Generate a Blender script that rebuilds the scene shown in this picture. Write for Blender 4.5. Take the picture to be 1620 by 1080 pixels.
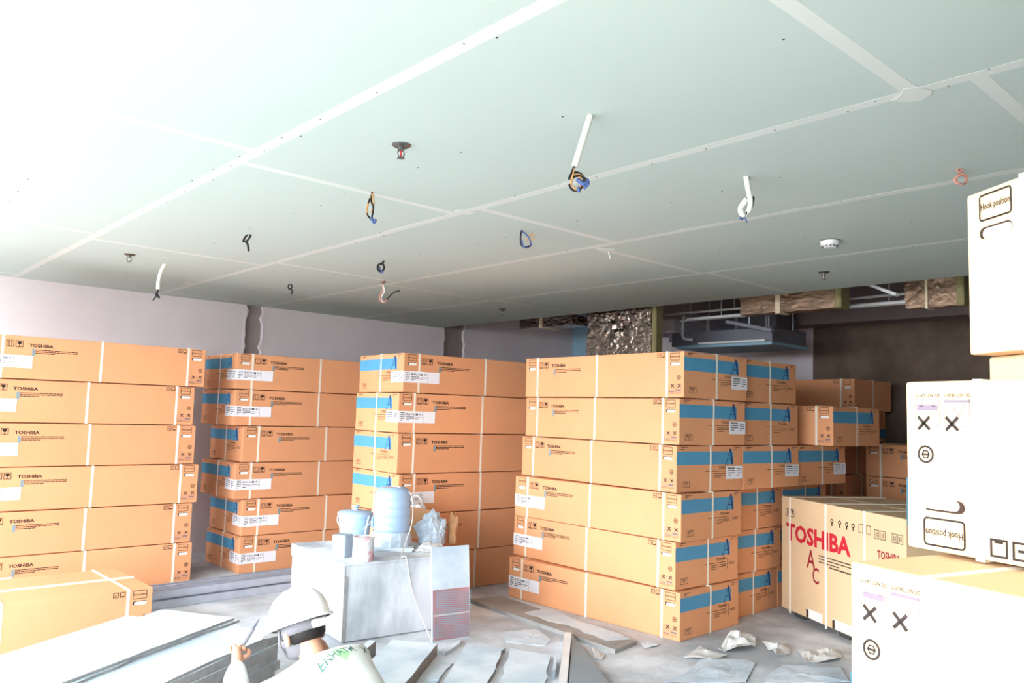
import bpy, bmesh, math, random
from mathutils import Vector, Matrix, Euler, noise
from mathutils.bvhtree import BVHTree
random.seed(7)
for o in list(bpy.data.objects): bpy.data.objects.remove(o, do_unlink=True)
SC = bpy.context.scene
COL = SC.collection

# ------------------------------------------------------------------ camera
EYE = Vector((0, 0, 1.5))
FPX, CX, CY = 1268.0, 810.0, 540.0
def _n(v): return Vector(v).normalized()
_A = _n((-332 - CX, 620 - CY, FPX))                 # vanishing directions of the two ceiling joint families
_B = Vector((2230 - CX, 700 - CY, FPX)); _B = (_B - _A * _B.dot(_A)).normalized()
_U = _B.cross(_A)
if _U.y > 0: _U = -_U
ROT = Matrix((_B, _A, _U))                           # camera (x right, y down, z forward) -> world
cam_d = bpy.data.cameras.new('camera'); cam = bpy.data.objects.new('camera', cam_d); COL.objects.link(cam)
cam_d.sensor_width = 36; cam_d.lens = FPX / 1620 * 36; cam_d.clip_start = .05
M3 = ROT @ Matrix(((1, 0, 0), (0, -1, 0), (0, 0, -1)))
cam.matrix_world = Matrix.Translation(EYE) @ M3.to_4x4()
SC.camera = cam
def ray(u, v): return ROT @ Vector((u - CX, v - CY, FPX))
def onz(u, v, z): d = ray(u, v); return EYE + d * ((z - EYE.z) / d.z)
def onx(u, v, x): d = ray(u, v); return EYE + d * (x / d.x)
def ony(u, v, y): d = ray(u, v); return EYE + d * (y / d.y)
def atd(u, v, d): return EYE + ROT @ Vector(((u - CX) / FPX * d, (v - CY) / FPX * d, d))
def depth(p): return (ROT.transposed() @ (Vector(p) - EYE)).z

# ------------------------------------------------------------------ light
W = bpy.data.worlds.new('world'); SC.world = W; W.use_nodes = True
bg = W.node_tree.nodes['Background']; bg.inputs[0].default_value = (.90, .96, 1.0, 1); bg.inputs[1].default_value = 8.5
sd = bpy.data.lights.new('sun', 'SUN'); sd.energy = 4.5; sd.angle = .01; sd.color = (1, .95, .87)
sun = bpy.data.objects.new('sun', sd); COL.objects.link(sun)
sun.rotation_euler = Vector((1, .25, -4.2)).to_track_quat('-Z', 'Y').to_euler()
XW = -1.5                                            # the open side of the floor, where daylight enters
pd = bpy.data.lights.new('opening_portal', 'AREA'); pd.shape = 'RECTANGLE'; pd.size = 9.6; pd.size_y = 2.6
pd.cycles.is_portal = True
po = bpy.data.objects.new('opening_portal', pd); COL.objects.link(po)
po.matrix_world = Matrix.Translation((XW, 3.6, 1.3)) @ Matrix(((0, 0, -1, 0), (1, 0, 0, 0), (0, -1, 0, 0), (0, 0, 0, 1)))
SC.view_settings.view_transform = 'Standard'; SC.view_settings.look = 'None'
SC.view_settings.exposure = 1.16; SC.view_settings.gamma = 1; SC.view_settings.use_curve_mapping = False

# ------------------------------------------------------------------ materials
def lin(c): return tuple((x / 12.92 if x <= .04045 else ((x + .055) / 1.055) ** 2.4) for x in [k / 255 for k in c])
def mat(name, rgb, rough=.7, metal=0, var=.0, scale=6, bump=0, bscale=40, alpha=1, trans=0, spec=.4, rnd=0, detail=4):
    m = bpy.data.materials.new(name); m.use_nodes = True
    nt = m.node_tree; b = nt.nodes['Principled BSDF']
    c = lin(rgb); b.inputs['Base Color'].default_value = (*c, 1); b.inputs['Roughness'].default_value = rough
    b.inputs['Metallic'].default_value = metal; b.inputs['Specular IOR Level'].default_value = spec
    b.inputs['Alpha'].default_value = alpha; b.inputs['Transmission Weight'].default_value = trans
    tc = nt.nodes.new('ShaderNodeTexCoord')
    if var or rnd:
        n = nt.nodes.new('ShaderNodeTexNoise'); n.inputs['Scale'].default_value = scale; n.inputs['Detail'].default_value = detail
        nt.links.new(tc.outputs['Object'], n.inputs['Vector'])
        r = nt.nodes.new('ShaderNodeMapRange'); r.inputs['From Min'].default_value = .25; r.inputs['From Max'].default_value = .75
        r.inputs['To Min'].default_value = 1 - var; r.inputs['To Max'].default_value = 1 + var
        nt.links.new(n.outputs['Fac'], r.inputs['Value'])
        h = nt.nodes.new('ShaderNodeHueSaturation'); h.inputs['Color'].default_value = (*c, 1)
        v = r.outputs[0]
        if rnd:
            oi = nt.nodes.new('ShaderNodeObjectInfo'); r2 = nt.nodes.new('ShaderNodeMapRange')
            r2.inputs['To Min'].default_value = 1 - rnd; r2.inputs['To Max'].default_value = 1 + rnd
            nt.links.new(oi.outputs['Random'], r2.inputs['Value'])
            mu = nt.nodes.new('ShaderNodeMath'); mu.operation = 'MULTIPLY'
            nt.links.new(v, mu.inputs[0]); nt.links.new(r2.outputs[0], mu.inputs[1]); v = mu.outputs[0]
        nt.links.new(v, h.inputs['Value']); nt.links.new(h.outputs[0], b.inputs['Base Color'])
    if bump:
        n2 = nt.nodes.new('ShaderNodeTexNoise'); n2.inputs['Scale'].default_value = bscale; n2.inputs['Detail'].default_value = 5
        nt.links.new(tc.outputs['Object'], n2.inputs['Vector'])
        bp = nt.nodes.new('ShaderNodeBump'); bp.inputs['Strength'].default_value = bump; bp.inputs['Distance'].default_value = .01
        nt.links.new(n2.outputs['Fac'], bp.inputs['Height']); nt.links.new(bp.outputs[0], b.inputs['Normal'])
    return m
def mixmat(name, c1, c2, scale=1.5, lo=.45, hi=.6, rough=.85, bump=.15, bscale=25, metal=0, detail=8, stretch=(1, 1, 1)):
    m = bpy.data.materials.new(name); m.use_nodes = True
    nt = m.node_tree; b = nt.nodes['Principled BSDF']; b.inputs['Roughness'].default_value = rough; b.inputs['Metallic'].default_value = metal
    b.inputs['Specular IOR Level'].default_value = .3
    tc = nt.nodes.new('ShaderNodeTexCoord'); mp = nt.nodes.new('ShaderNodeMapping'); mp.inputs['Scale'].default_value = stretch
    nt.links.new(tc.outputs['Object'], mp.inputs[0])
    n = nt.nodes.new('ShaderNodeTexNoise'); n.inputs['Scale'].default_value = scale; n.inputs['Detail'].default_value = detail
    n.inputs['Roughness'].default_value = .6
    nt.links.new(mp.outputs[0], n.inputs['Vector'])
    r = nt.nodes.new('ShaderNodeMapRange'); r.inputs['From Min'].default_value = lo; r.inputs['From Max'].default_value = hi
    nt.links.new(n.outputs['Fac'], r.inputs['Value'])
    mx = nt.nodes.new('ShaderNodeMix'); mx.data_type = 'RGBA'
    mx.inputs[6].default_value = (*lin(c1), 1); mx.inputs[7].default_value = (*lin(c2), 1)
    nt.links.new(r.outputs[0], mx.inputs[0]); nt.links.new(mx.outputs[2], b.inputs['Base Color'])
    n2 = nt.nodes.new('ShaderNodeTexNoise'); n2.inputs['Scale'].default_value = bscale; n2.inputs['Detail'].default_value = 6
    nt.links.new(tc.outputs['Object'], n2.inputs['Vector'])
    bp = nt.nodes.new('ShaderNodeBump'); bp.inputs['Strength'].default_value = bump; bp.inputs['Distance'].default_value = .02
    nt.links.new(n2.outputs['Fac'], bp.inputs['Height']); nt.links.new(bp.outputs[0], b.inputs['Normal'])
    return m
M = dict(
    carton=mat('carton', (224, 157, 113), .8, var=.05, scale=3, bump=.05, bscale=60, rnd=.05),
    carton_tan=mat('carton_tan', (218, 184, 146), .8, var=.05, scale=3, bump=.05, bscale=60),  # own tan of the large cartons; painted overexposure on the near stack
    kraft=mat('kraft', (170, 125, 88), .85, var=.1, scale=8),
    ink=mat('ink', (34, 20, 17), .7), navy=mat('navy_ink', (30, 62, 120), .7), red=mat('red_ink', (196, 28, 48), .7),
    dred=mat('dark_red_ink', (150, 30, 45), .7), greyink=mat('grey_ink', (120, 104, 118), .7), paleblue=mat('pale_blue_ink', (128, 144, 150), .7),
    blue=mat('blue_band', (82, 150, 188), .7, var=.04, scale=9), sticker=mat('sticker', (238, 236, 242), .55), strap=mat('strap', (236, 228, 214), .5),
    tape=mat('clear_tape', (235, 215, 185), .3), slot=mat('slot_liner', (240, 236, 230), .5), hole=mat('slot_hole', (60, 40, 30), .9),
    board=mat('gypsum_green', (186, 197, 190), .85, var=.02, scale=.8, rnd=.01), jtape=mat('joint_tape', (208, 211, 204), .85),
    screw=mat('screw_head', (60, 60, 58), .5, metal=.6),
    gyp=mixmat('gypsum_sheet', (188, 202, 216), (222, 230, 238), 2.2, .4, .62, .9, .05), gypedge=mat('gypsum_edge', (150, 150, 150), .9, var=.2, scale=20),
    plaster=mixmat('wall_plaster', (224, 214, 219), (236, 227, 231), .9, .35, .7, .9, .08), barewall=mixmat('bare_concrete', (150, 138, 136), (166, 154, 152), 3, .3, .7, .9, .2),
    brown=mixmat('brown_concrete', (92, 76, 66), (124, 106, 94), 1.6, .35, .65, .9, .25), lilac=mixmat('beam_concrete', (140, 124, 126), (152, 136, 138), 1.2, .3, .7, .9, .1),
    soffit=mat('slab_soffit', (92, 50, 44), .9, var=.15, scale=3),
    concrete=mixmat('floor_concrete', (172, 176, 182), (222, 228, 236), 1.15, .4, .58, .9, .12, 30), ground=mat('terrace', (112, 112, 104), .9, var=.05),
    steel=mat('galvanised', (196, 200, 214), .5, metal=.15, var=.1, scale=14), bluegrey=mat('blue_grey_sheet', (150, 166, 178), .7, var=.08, scale=5), plankgrey=mixmat('plank_grey', (140, 138, 136), (170, 168, 166), 3, .35, .65, .85, .1), steelw=mat('zinc_pale', (228, 231, 234), .5, metal=0, var=.05),
    foil=mat('foil', (186, 172, 160), .22, metal=1, bump=.9, bscale=22, var=.12, scale=9), foilb=mat('foil_brown', (150, 122, 102), .4, metal=.5, bump=.6, bscale=16, var=.2, scale=7),
    insul=mat('insulation', (150, 140, 100), .95, var=.15, scale=25, bump=.5), pipe=mat('white_pipe', (228, 226, 230), .45), duct=mat('grey_sheet', (128, 128, 140), .5, metal=.3, var=.08),
    palebluep=mat('pale_blue_panel', (150, 186, 208), .6), conduit=mat('conduit', (240, 238, 228), .45), black=mat('black_wire', (22, 22, 26), .5), orange=mat('orange_wire', (202, 148, 92), .5),
    bluew=mat('blue_tape', (70, 92, 146), .45), copper=mat('copper_wire', (206, 142, 124), .4), chrome=mat('dull_chrome', (120, 118, 116), .35, metal=.8), white=mat('white_plastic', (240, 238, 238), .4),
    dusty=mixmat('dusty_carton', (176, 182, 190), (226, 230, 236), 1.6, .42, .6, .9, .05, stretch=(1.6, 1.6, .7)), bucket=mat('bucket_blue', (166, 198, 222), .6, var=.08, scale=12), bucketd=mat('dusty_blue', (168, 190, 210), .7, var=.1, scale=10),
    jug=mat('jug_blue', (176, 206, 236), .3, var=.08, scale=7, trans=.25), pink=mixmat('pink_can', (214, 224, 230), (216, 162, 168), 14, .45, .58), bag=mat('plastic_bag', (236, 236, 238), .35, trans=.3), bagblue=mat('bag_blue', (196, 212, 228), .4, trans=.15),
    string=mat('string', (224, 224, 222), .8), hatch=mat('red_hatch', (184, 130, 134), .8, var=.25, scale=8), rubber=mat('dark_block', (70, 68, 66), .8),
    skin=mat('skin', (206, 156, 130), .6, var=.04, scale=20), hair=mat('hair', (28, 24, 24), .6), shirt=mixmat('shirt', (236, 238, 236), (168, 226, 160), 6.5, .58, .66, .85, .1),
    trousers=mat('trousers', (66, 72, 88), .85, var=.1, scale=10), hat=mat('helmet', (244, 244, 242), .35), strapgrey=mat('grey_webbing', (118, 116, 122), .8), green=mat('green_ink', (84, 120, 110), .8), eye=mat('eye', (30, 26, 26), .2), shoe=mat('shoe', (40, 38, 40), .7),
    paper=mat('torn_paper', (206, 204, 202), .9, var=.1, scale=9), blade=mat('blade', (96, 104, 116), .35, metal=.5),
)

# ------------------------------------------------------------------ mesh building
class MB:
    def __init__(s): s.v = []; s.f = []; s.m = []
    def poly(s, pts, mi=0):
        k = len(s.v); s.v += [tuple(p) for p in pts]; s.f.append(tuple(range(k, k + len(pts)))); s.m.append(mi)
    def box(s, a, b, T=None, mi=0):
        k = len(s.v)
        for z in (a[2], b[2]):
            for x, y in ((a[0], a[1]), (b[0], a[1]), (b[0], b[1]), (a[0], b[1])):
                p = Vector((x, y, z)); s.v.append(tuple(T @ p if T else p))
        for q in ((3, 2, 1, 0), (4, 5, 6, 7), (0, 1, 5, 4), (1, 2, 6, 5), (2, 3, 7, 6), (3, 0, 4, 7)):
            s.f.append(tuple(k + i for i in q)); s.m.append(mi)
        return s
    def tube(s, pts, r, n=6, mi=0, cap=True):
        pts = [Vector(p) for p in pts]; rs = r if isinstance(r, (list, tuple)) else [r] * len(pts); k0 = len(s.v); ref = None
        for i, p in enumerate(pts):
            t = (pts[min(i + 1, len(pts) - 1)] - pts[max(i - 1, 0)]).normalized()
            if ref is None: ref = t.orthogonal().normalized()
            ref = (ref - t * ref.dot(t)); ref = ref.normalized() if ref.length > 1e-6 else t.orthogonal().normalized()
            b = t.cross(ref)
            for j in range(n):
                a = 2 * math.pi * j / n; s.v.append(tuple(p + (ref * math.cos(a) + b * math.sin(a)) * rs[i]))
        for i in range(len(pts) - 1):
            for j in range(n):
                s.f.append((k0 + i * n + j, k0 + i * n + (j + 1) % n, k0 + (i + 1) * n + (j + 1) % n, k0 + (i + 1) * n + j)); s.m.append(mi)
        if cap:
            s.f.append(tuple(k0 + j for j in reversed(range(n)))); s.m.append(mi)
            e = k0 + (len(pts) - 1) * n; s.f.append(tuple(e + j for j in range(n))); s.m.append(mi)
        return s
    def lathe(s, prof, n=24, T=None, mi=0, sx=1, sy=1):
        k0 = len(s.v)
        for r, z in prof:
            for j in range(n):
                a = 2 * math.pi * j / n; p = Vector((r * math.cos(a) * sx, r * math.sin(a) * sy, z)); s.v.append(tuple(T @ p if T else p))
        for i in range(len(prof) - 1):
            for j in range(n):
                s.f.append((k0 + i * n + j, k0 + i * n + (j + 1) % n, k0 + (i + 1) * n + (j + 1) % n, k0 + (i + 1) * n + j)); s.m.append(mi)
        s.f.append(tuple(k0 + j for j in reversed(range(n)))); s.m.append(mi)
        e = k0 + (len(prof) - 1) * n; s.f.append(tuple(e + j for j in range(n))); s.m.append(mi)
        return s
    def prism(s, pts, h, mi=0):                       # pts: 3-D loop seen counter-clockwise from above, extruded down by h
        k = len(s.v); n = len(pts); s.v += [tuple(p) for p in pts]; s.v += [(p[0], p[1], p[2] - h) for p in pts]
        s.f.append(tuple(range(k, k + n))); s.m.append(mi); s.f.append(tuple(k + n + i for i in reversed(range(n)))); s.m.append(mi)
        for i in range(n):
            j = (i + 1) % n; s.f.append((k + i, k + n + i, k + n + j, k + j)); s.m.append(mi)
        return s
    def mesh(s, name, mats, bevel=0, smooth=False, seg=1):
        me = bpy.data.meshes.new(name); me.from_pydata(s.v, [], s.f)
        for m in (mats if isinstance(mats, (list, tuple)) else [mats]): me.materials.append(M[m] if isinstance(m, str) else m)
        for p, mi in zip(me.polygons, s.m): p.material_index = mi
        if bevel:
            bm = bmesh.new(); bm.from_mesh(me); bmesh.ops.bevel(bm, geom=bm.edges[:], offset=bevel, segments=seg, affect='EDGES', profile=.6); bm.to_mesh(me); bm.free()
        if smooth:
            for p in me.polygons: p.use_smooth = True
            if smooth == 'auto': me.set_sharp_from_angle(angle=math.radians(40))
        me.update(); return me
    def build(s, name, mats, parent=None, **k): return link(name, s.mesh(name, mats, **k), parent)
def link(name, me, parent=None, loc=None):
    o = bpy.data.objects.new(name, me); COL.objects.link(o); o.parent = parent
    if loc is not None: o.location = loc
    return o
def empty(name, loc=(0, 0, 0), rz=0, rot=None):
    o = bpy.data.objects.new(name, None); COL.objects.link(o); o.location = loc; o.rotation_euler = rot or (0, 0, rz); o.empty_display_size = .1
    return o
def tag(o, label, cat, group=None):
    o['label'] = label; o['category'] = cat
    if group: o['group'] = group
    return o
def struct(o): o['kind'] = 'structure'; return o
def box(name, a, b, m, parent=None, **k): return MB().box(a, b).build(name, m, parent, **k)
def zrot(a): return Matrix.Rotation(a, 4, 'Z')

# flat print: 2-D polygons mapped on a face
_tc = {}
def text2d(s, bold=.012):
    key = (s, bold)
    if key in _tc: return _tc[key]
    cu = bpy.data.curves.new('txt', 'FONT'); cu.body = s; cu.size = 1; cu.offset = bold; cu.resolution_u = 2
    o = bpy.data.objects.new('txt', cu); COL.objects.link(o); dg = bpy.context.evaluated_depsgraph_get(); dg.update()
    me = bpy.data.meshes.new_from_object(o.evaluated_get(dg))
    vs = [(v.co.x, v.co.y) for v in me.vertices]; fs = [tuple(p.vertices) for p in me.polygons]
    bpy.data.objects.remove(o, do_unlink=True); bpy.data.curves.remove(cu); bpy.data.meshes.remove(me)
    x0 = min(v[0] for v in vs); x1 = max(v[0] for v in vs); y0 = min(v[1] for v in vs); y1 = max(v[1] for v in vs)
    vs = [((x - x0) / (x1 - x0), (y - y0) / (y1 - y0)) for x, y in vs]
    _tc[key] = (vs, fs); return _tc[key]
class Print:
    def __init__(s): s.p = []
    def rect(s, x0, y0, x1, y1, mi=0): s.p.append(([(x0, y0), (x1, y0), (x1, y1), (x0, y1)], mi)); return s
    def frame(s, x0, y0, x1, y1, t=.003, mi=0):
        s.rect(x0, y0, x1, y0 + t, mi); s.rect(x0, y1 - t, x1, y1, mi); s.rect(x0, y0 + t, x0 + t, y1 - t, mi); s.rect(x1 - t, y0 + t, x1, y1 - t, mi); return s
    def rframe(s, x0, y0, x1, y1, t=.003, r=.01, mi=0, n=5):
        o = []; i = []
        for cx, cy, a0 in ((x1 - r, y1 - r, 0), (x0 + r, y1 - r, 90), (x0 + r, y0 + r, 180), (x1 - r, y0 + r, 270)):
            for k in range(n + 1):
                a = math.radians(a0 + 90 * k / n); c, d = math.cos(a), math.sin(a); o.append((cx + r * c, cy + r * d)); i.append((cx + (r - t) * c, cy + (r - t) * d))
        for k in range(len(o)):
            j = (k + 1) % len(o); s.p.append(([o[k], o[j], i[j], i[k]], mi))
        return s
    def bar(s, x0, y0, x1, y1, t, mi=0):
        d = Vector((x1 - x0, y1 - y0)); n = Vector((-d.y, d.x)).normalized() * t / 2
        s.p.append(([(x0 - n.x, y0 - n.y), (x1 - n.x, y1 - n.y), (x1 + n.x, y1 + n.y), (x0 + n.x, y0 + n.y)], mi)); return s
    def cross(s, x, y, r, t, mi=0): s.bar(x - r, y - r, x + r, y + r, t, mi); s.bar(x - r, y + r, x + r, y - r, t, mi); return s
    def ring(s, x, y, r, t, mi=0, n=16):
        for k in range(n):
            a, b = 2 * math.pi * k / n, 2 * math.pi * (k + 1) / n
            s.p.append(([(x + (r - t) * math.cos(a), y + (r - t) * math.sin(a)), (x + r * math.cos(a), y + r * math.sin(a)), (x + r * math.cos(b), y + r * math.sin(b)), (x + (r - t) * math.cos(b), y + (r - t) * math.sin(b))], mi))
        return s
    def poly(s, pts, mi=0): s.p.append((pts, mi)); return s
    def text(s, t, x0, y0, x1, y1, mi=0, bold=.012):
        vs, fs = text2d(t, bold)
        for f in fs: s.p.append(([(x0 + vs[i][0] * (x1 - x0), y0 + vs[i][1] * (y1 - y0)) for i in f], mi))
        return s
    def lines(s, x0, x1, y, n, dy, t, mi=0, seed=1):
        rr = random.Random(seed)
        for k in range(n):
            x = x0; e = x1 if k < n - 1 or n == 1 else x0 + (x1 - x0) * .45
            while x < e:
                w = rr.uniform(.008, .03); s.rect(x, y - k * dy, min(x + w, e), y - k * dy + t, mi); x += w + .003
        return s
    def put(s, O, U, V, off=.0008, mb=None):
        mb = mb or MB(); O, U, V = Vector(O), Vector(U), Vector(V); N = U.cross(V).normalized() * off
        for pts, mi in s.p: mb.poly([O + U * x + V * y + N for x, y in pts], mi)
        return mb

# ------------------------------------------------------------------ cartons (one design, shared meshes)
CL, CD, CH, PZ = 1.68, .76, .327, .331      # PZ: stacking pitch over the straps
def carton_marks(p, end):                             # the pictograms at one end of a long side; x runs in from the end
    s = (lambda x: x) if end < 0 else (lambda x: CL - x)
    def rr(fn, x0, y0, x1, y1, *a, **k): fn(min(s(x0), s(x1)), y0, max(s(x0), s(x1)), y1, *a, **k)
    rr(p.rframe, .036, .262, .122, .316, .0038, .008)
    rr(p.text, .044, .281, .114, .297, ) if 0 else p.text('Hook position', min(s(.041), s(.117)), .280, max(s(.041), s(.117)), .298)
    if end > 0:
        for a, b in ((.022, .074), (.083, .135)):
            x0, x1 = s(b), s(a)
            p.frame(x0, .036, x1, .088, .0011, 1); p.cross((x0 + x1) / 2 + (.008 if a < .05 else .01), .083, .0125, .006, 0)
            if a < .05:
                p.rect(x0 + .004, .048, x1 - .004, .058, 1); p.ring(x0 + .013, .047, .0042, .0014, 1, 10); p.ring(x1 - .013, .047, .0042, .0014, 1, 10); p.frame(x0 + .006, .059, x0 + .022, .068, .0008, 1)
                p.text('DO NOT LAY IT', x0, .026, x1, .033, 0)
            else:
                p.rect(x0, .038, x1, .043, 1); p.bar(x0 + .008, .045, x0 + .022, .066, .0012, 1); p.bar(x0 + .022, .066, x0 + .034, .05, .0012, 1); p.bar(x0 + .03, .056, x0 + .046, .068, .0012, 1); p.ring(x0 + .024, .07, .004, .001, 1, 10)
                p.text('DO NOT DROP IT', x0, .026, x1, .033, 0)
        p.ring(s(.043), .143, .0175, .0042); p.ring(s(.043), .143, .009, .003, 0, 6); p.rect(s(.05), .141, s(.036), .145)
def cup(p, x, y, w, mi=0):                            # boxed pictogram with arrows / glass
    p.frame(x, y, x + w, y + w * 1.02, .004, mi)
front = Print()
carton_marks(front, -1); carton_marks(front, 1)
cup(front, .172, .238, .05); cup(front, .232, .238, .05)
front.rect(.186, .248, .190, .278).rect(.204, .248, .208, .278).poly([(.181, .276), (.195, .276), (.188, .283)]).poly([(.199, .276), (.213, .276), (.206, .283)]).rect(.181, .243, .213, .246)
front.poly([(.243, .282), (.243, .268), (.252, .26), (.262, .26), (.271, .268), (.271, .282)]).rect(.255, .248, .259, .262).rect(.247, .244, .267, .248)
cup(front, CL - .24, .284, .032); cup(front, CL - .2, .284, .032)
front.rect(CL - .231, .297, CL - .218, .302).rect(CL - .192, .288, CL - .176, .292)
front.lines(.368, .66, .222, 3, .0125, .0062, seed=3)
front.rect(.345, .178, .366, .232, 2)
brand = Print().text('TOSHIBA', .322, .244, .488, .27, bold=.034)
endp = Print()                                        # x from the left edge of the end face
endp.text('TOSHIBA', .475, .158, .6, .178).lines(.32, .6, .141, 1, .01, .004, seed=5).lines(.42, .6, .124, 3, .0125, .004, seed=6).rect(.618, .09, .6215, .172).text('35-0211', .638, .118, .712, .138)
endp.lines(.045, .12, .312, 2, .012, .005, seed=8).lines(.66, .73, .312, 2, .014, .004, seed=9)
endp.frame(.06, .035, .142, .077, .003).text('MADE', .078, .058, .124, .07).text('UP', .09, .043, .112, .055)
band = Print().rect(.0, .192, .652, .286)
mono = Print().poly([(.556, .19), (.562, .19), (.612, .3), (.606, .3)]).poly([(.603, .305), (.624, .305), (.648, .19), (.63, .19)]).rect(.578, .226, .63, .232).rect(.545, .19, .575, .193)
def strap_mesh(kind, x):
    mb = MB(); w = .009; e = .0014
    if kind == 't':
        y, h = CD / 2, CH
        for a, b in (((x - w, -y - e, 0), (x + w, -y + e, h + .002)), ((x - w, y - e, 0), (x + w, y + e, h + .002)), ((x - w, -y, h - .001), (x + w, y, h + .002)), ((x - w, -y, 0), (x + w, y, .0015))): mb.box(a, b)
    else:
        X, h = CL / 2, CH
        for a, b in (((-X - e, x - w, 0), (-X + e, x + w, h + .004)), ((X - e, x - w, 0), (X + e, x + w, h + .004)), ((-X, x - w, h + .001), (X, x + w, h + .004)), ((-X, x - w, 0), (X, x + w, .0015))): mb.box(a, b)
    return mb.mesh('strap', 'strap')
def slot_mesh():
    p = Print(); n = 6; x0, x1, y0, y1, r = .036, .122, .226, .25, .012
    def cap(x0, x1, y0, y1, r):
        pts = []
        for cx, a0 in ((x1 - r, -90), (x0 + r, 90)):
            for k in range(n + 1): a = math.radians(a0 + 180 * k / n); pts.append((cx + r * math.cos(a), (y0 + y1) / 2 + r * math.sin(a)))
        return pts
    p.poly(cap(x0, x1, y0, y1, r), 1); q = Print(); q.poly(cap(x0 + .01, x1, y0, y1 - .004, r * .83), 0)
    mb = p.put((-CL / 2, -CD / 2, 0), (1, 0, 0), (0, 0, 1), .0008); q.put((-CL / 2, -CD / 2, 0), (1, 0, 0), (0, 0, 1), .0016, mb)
    return mb.mesh('hand_slot', ['slot', 'hole'])
FO = ((-CL / 2, -CD / 2, 0), (1, 0, 0), (0, 0, 1)); EO = ((-CL / 2, CD / 2, 0), (0, -1, 0), (0, 0, 1))
_b = MB().box((-CL / 2, -CD / 2, .0015), (CL / 2, CD / 2, CH - .0015))
C_BODY = _b.mesh('carton_body', 'carton', bevel=.006, seg=2)
_t = MB(); _t.box((-CL / 2 + .004, -.03, CH - .002), (CL / 2 - .004, .03, CH + .0006)); C_TAPE = _t.mesh('sealing_tape', 'tape')
C_BODY_GLARE = C_BODY.copy(); C_BODY_GLARE.materials.clear(); C_BODY_GLARE.materials.append(M['carton_tan'])  # same orange carton, overexposure painted in as a paler body
C_STR = [strap_mesh('t', -CL / 2 + .15), strap_mesh('t', 0), strap_mesh('t', CL / 2 - .15), strap_mesh('l', .0)]
C_MARK = front.put(*FO, off=.001).mesh('printed_marks', ['ink', 'greyink', 'paleblue'])
C_BRAND = brand.put(*FO, off=.001).mesh('brand_lettering', 'ink')
C_END = endp.put(*EO, off=.001).mesh('end_print', 'ink')
C_BAND = band.put(*EO, off=.0008).mesh('blue_band', 'blue')
C_MONO = mono.put(*EO, off=.0012).mesh('monogram', 'navy')
C_SLOT = slot_mesh()
C_SLOT2 = C_SLOT.copy()
for v in C_SLOT2.vertices: v.co.x += CL - .158
sk = MB(); Print().rect(0, .083, .352, .178).put(*FO, off=.0022, mb=sk); Print().rect(CD - .2, .083, CD, .178).put(*EO, off=.0022, mb=sk)
C_STICK = sk.mesh('shipping_label', 'sticker')
sp = MB(); pf = Print().text('RAV-HM', .075, .143, .185, .162).text('P-1', .2, .143, .228, .162).lines(.02, .06, .16, 5, .015, .006, seed=2).lines(.075, .15, .13, 3, .013, .006, seed=4).lines(.16, .235, .125, 2, .012, .004, seed=7).rect(.236, .083, .2375, .178)
pf.put(*FO, off=.0028, mb=sp); Print().lines(CD - .18, CD - .09, .158, 4, .016, .006, seed=12).lines(CD - .07, CD - .015, .155, 4, .016, .006, seed=13).text('RAV-56', CD - .18, .162, CD - .1, .172).put(*EO, off=.0028, mb=sp)
C_SPRINT = sp.mesh('label_print', 'ink')
ORD = ['topmost', 'second from the top', 'third from the top', 'fourth from the top', 'fifth from the top', 'lowest']
def carton(p, yaw, label, group=None, sticker=False, upside=False, zs=1, both=True, tape=True, tan=False):  # tan: paler body with the overexposure put into its colour
    """p = centre of the underside, yaw in degrees"""
    r = empty('carton', p, math.radians(yaw))
    if upside: r.rotation_euler = (0, math.pi, math.radians(yaw)); r.location.z += PZ * zs
    r.scale = (1, 1, zs)
    link('carton_body', C_BODY_GLARE if tan else C_BODY, r)
    for s in C_STR: link('strap', s, r)
    if tape: link('sealing_tape', C_TAPE, r)
    for k in ((0, 1) if both else (0,)):
        for nm, me in (('printed_marks', C_MARK), ('brand_lettering', C_BRAND), ('end_print', C_END), ('blue_band', C_BAND), ('monogram', C_MONO), ('hand_slot', C_SLOT), ('hand_slot', C_SLOT2)):
            if nm == 'monogram': o = link(nm, me, bd)
            else: o = link(nm, me, r); o.rotation_euler.z = math.pi * k
            if nm == 'blue_band': bd = o
            if nm in ('printed_marks', 'end_print'): o['kind'] = 'stuff'
    if sticker: sl = link('shipping_label', C_STICK, r); link('label_print', C_SPRINT, sl)['kind'] = 'stuff'
    tag(r, label, 'carton', group or 'stacked air conditioner cartons'); return r
def place(corner, yaw, cx, cy):                        # world centre from a world corner that is the local point (cx*L/2, cy*D/2)
    a = math.radians(yaw); x, y = cx * CL / 2, cy * CD / 2
    return Vector((corner[0] - (x * math.cos(a) - y * math.sin(a)), corner[1] - (x * math.sin(a) + y * math.cos(a)), 0))

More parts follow.
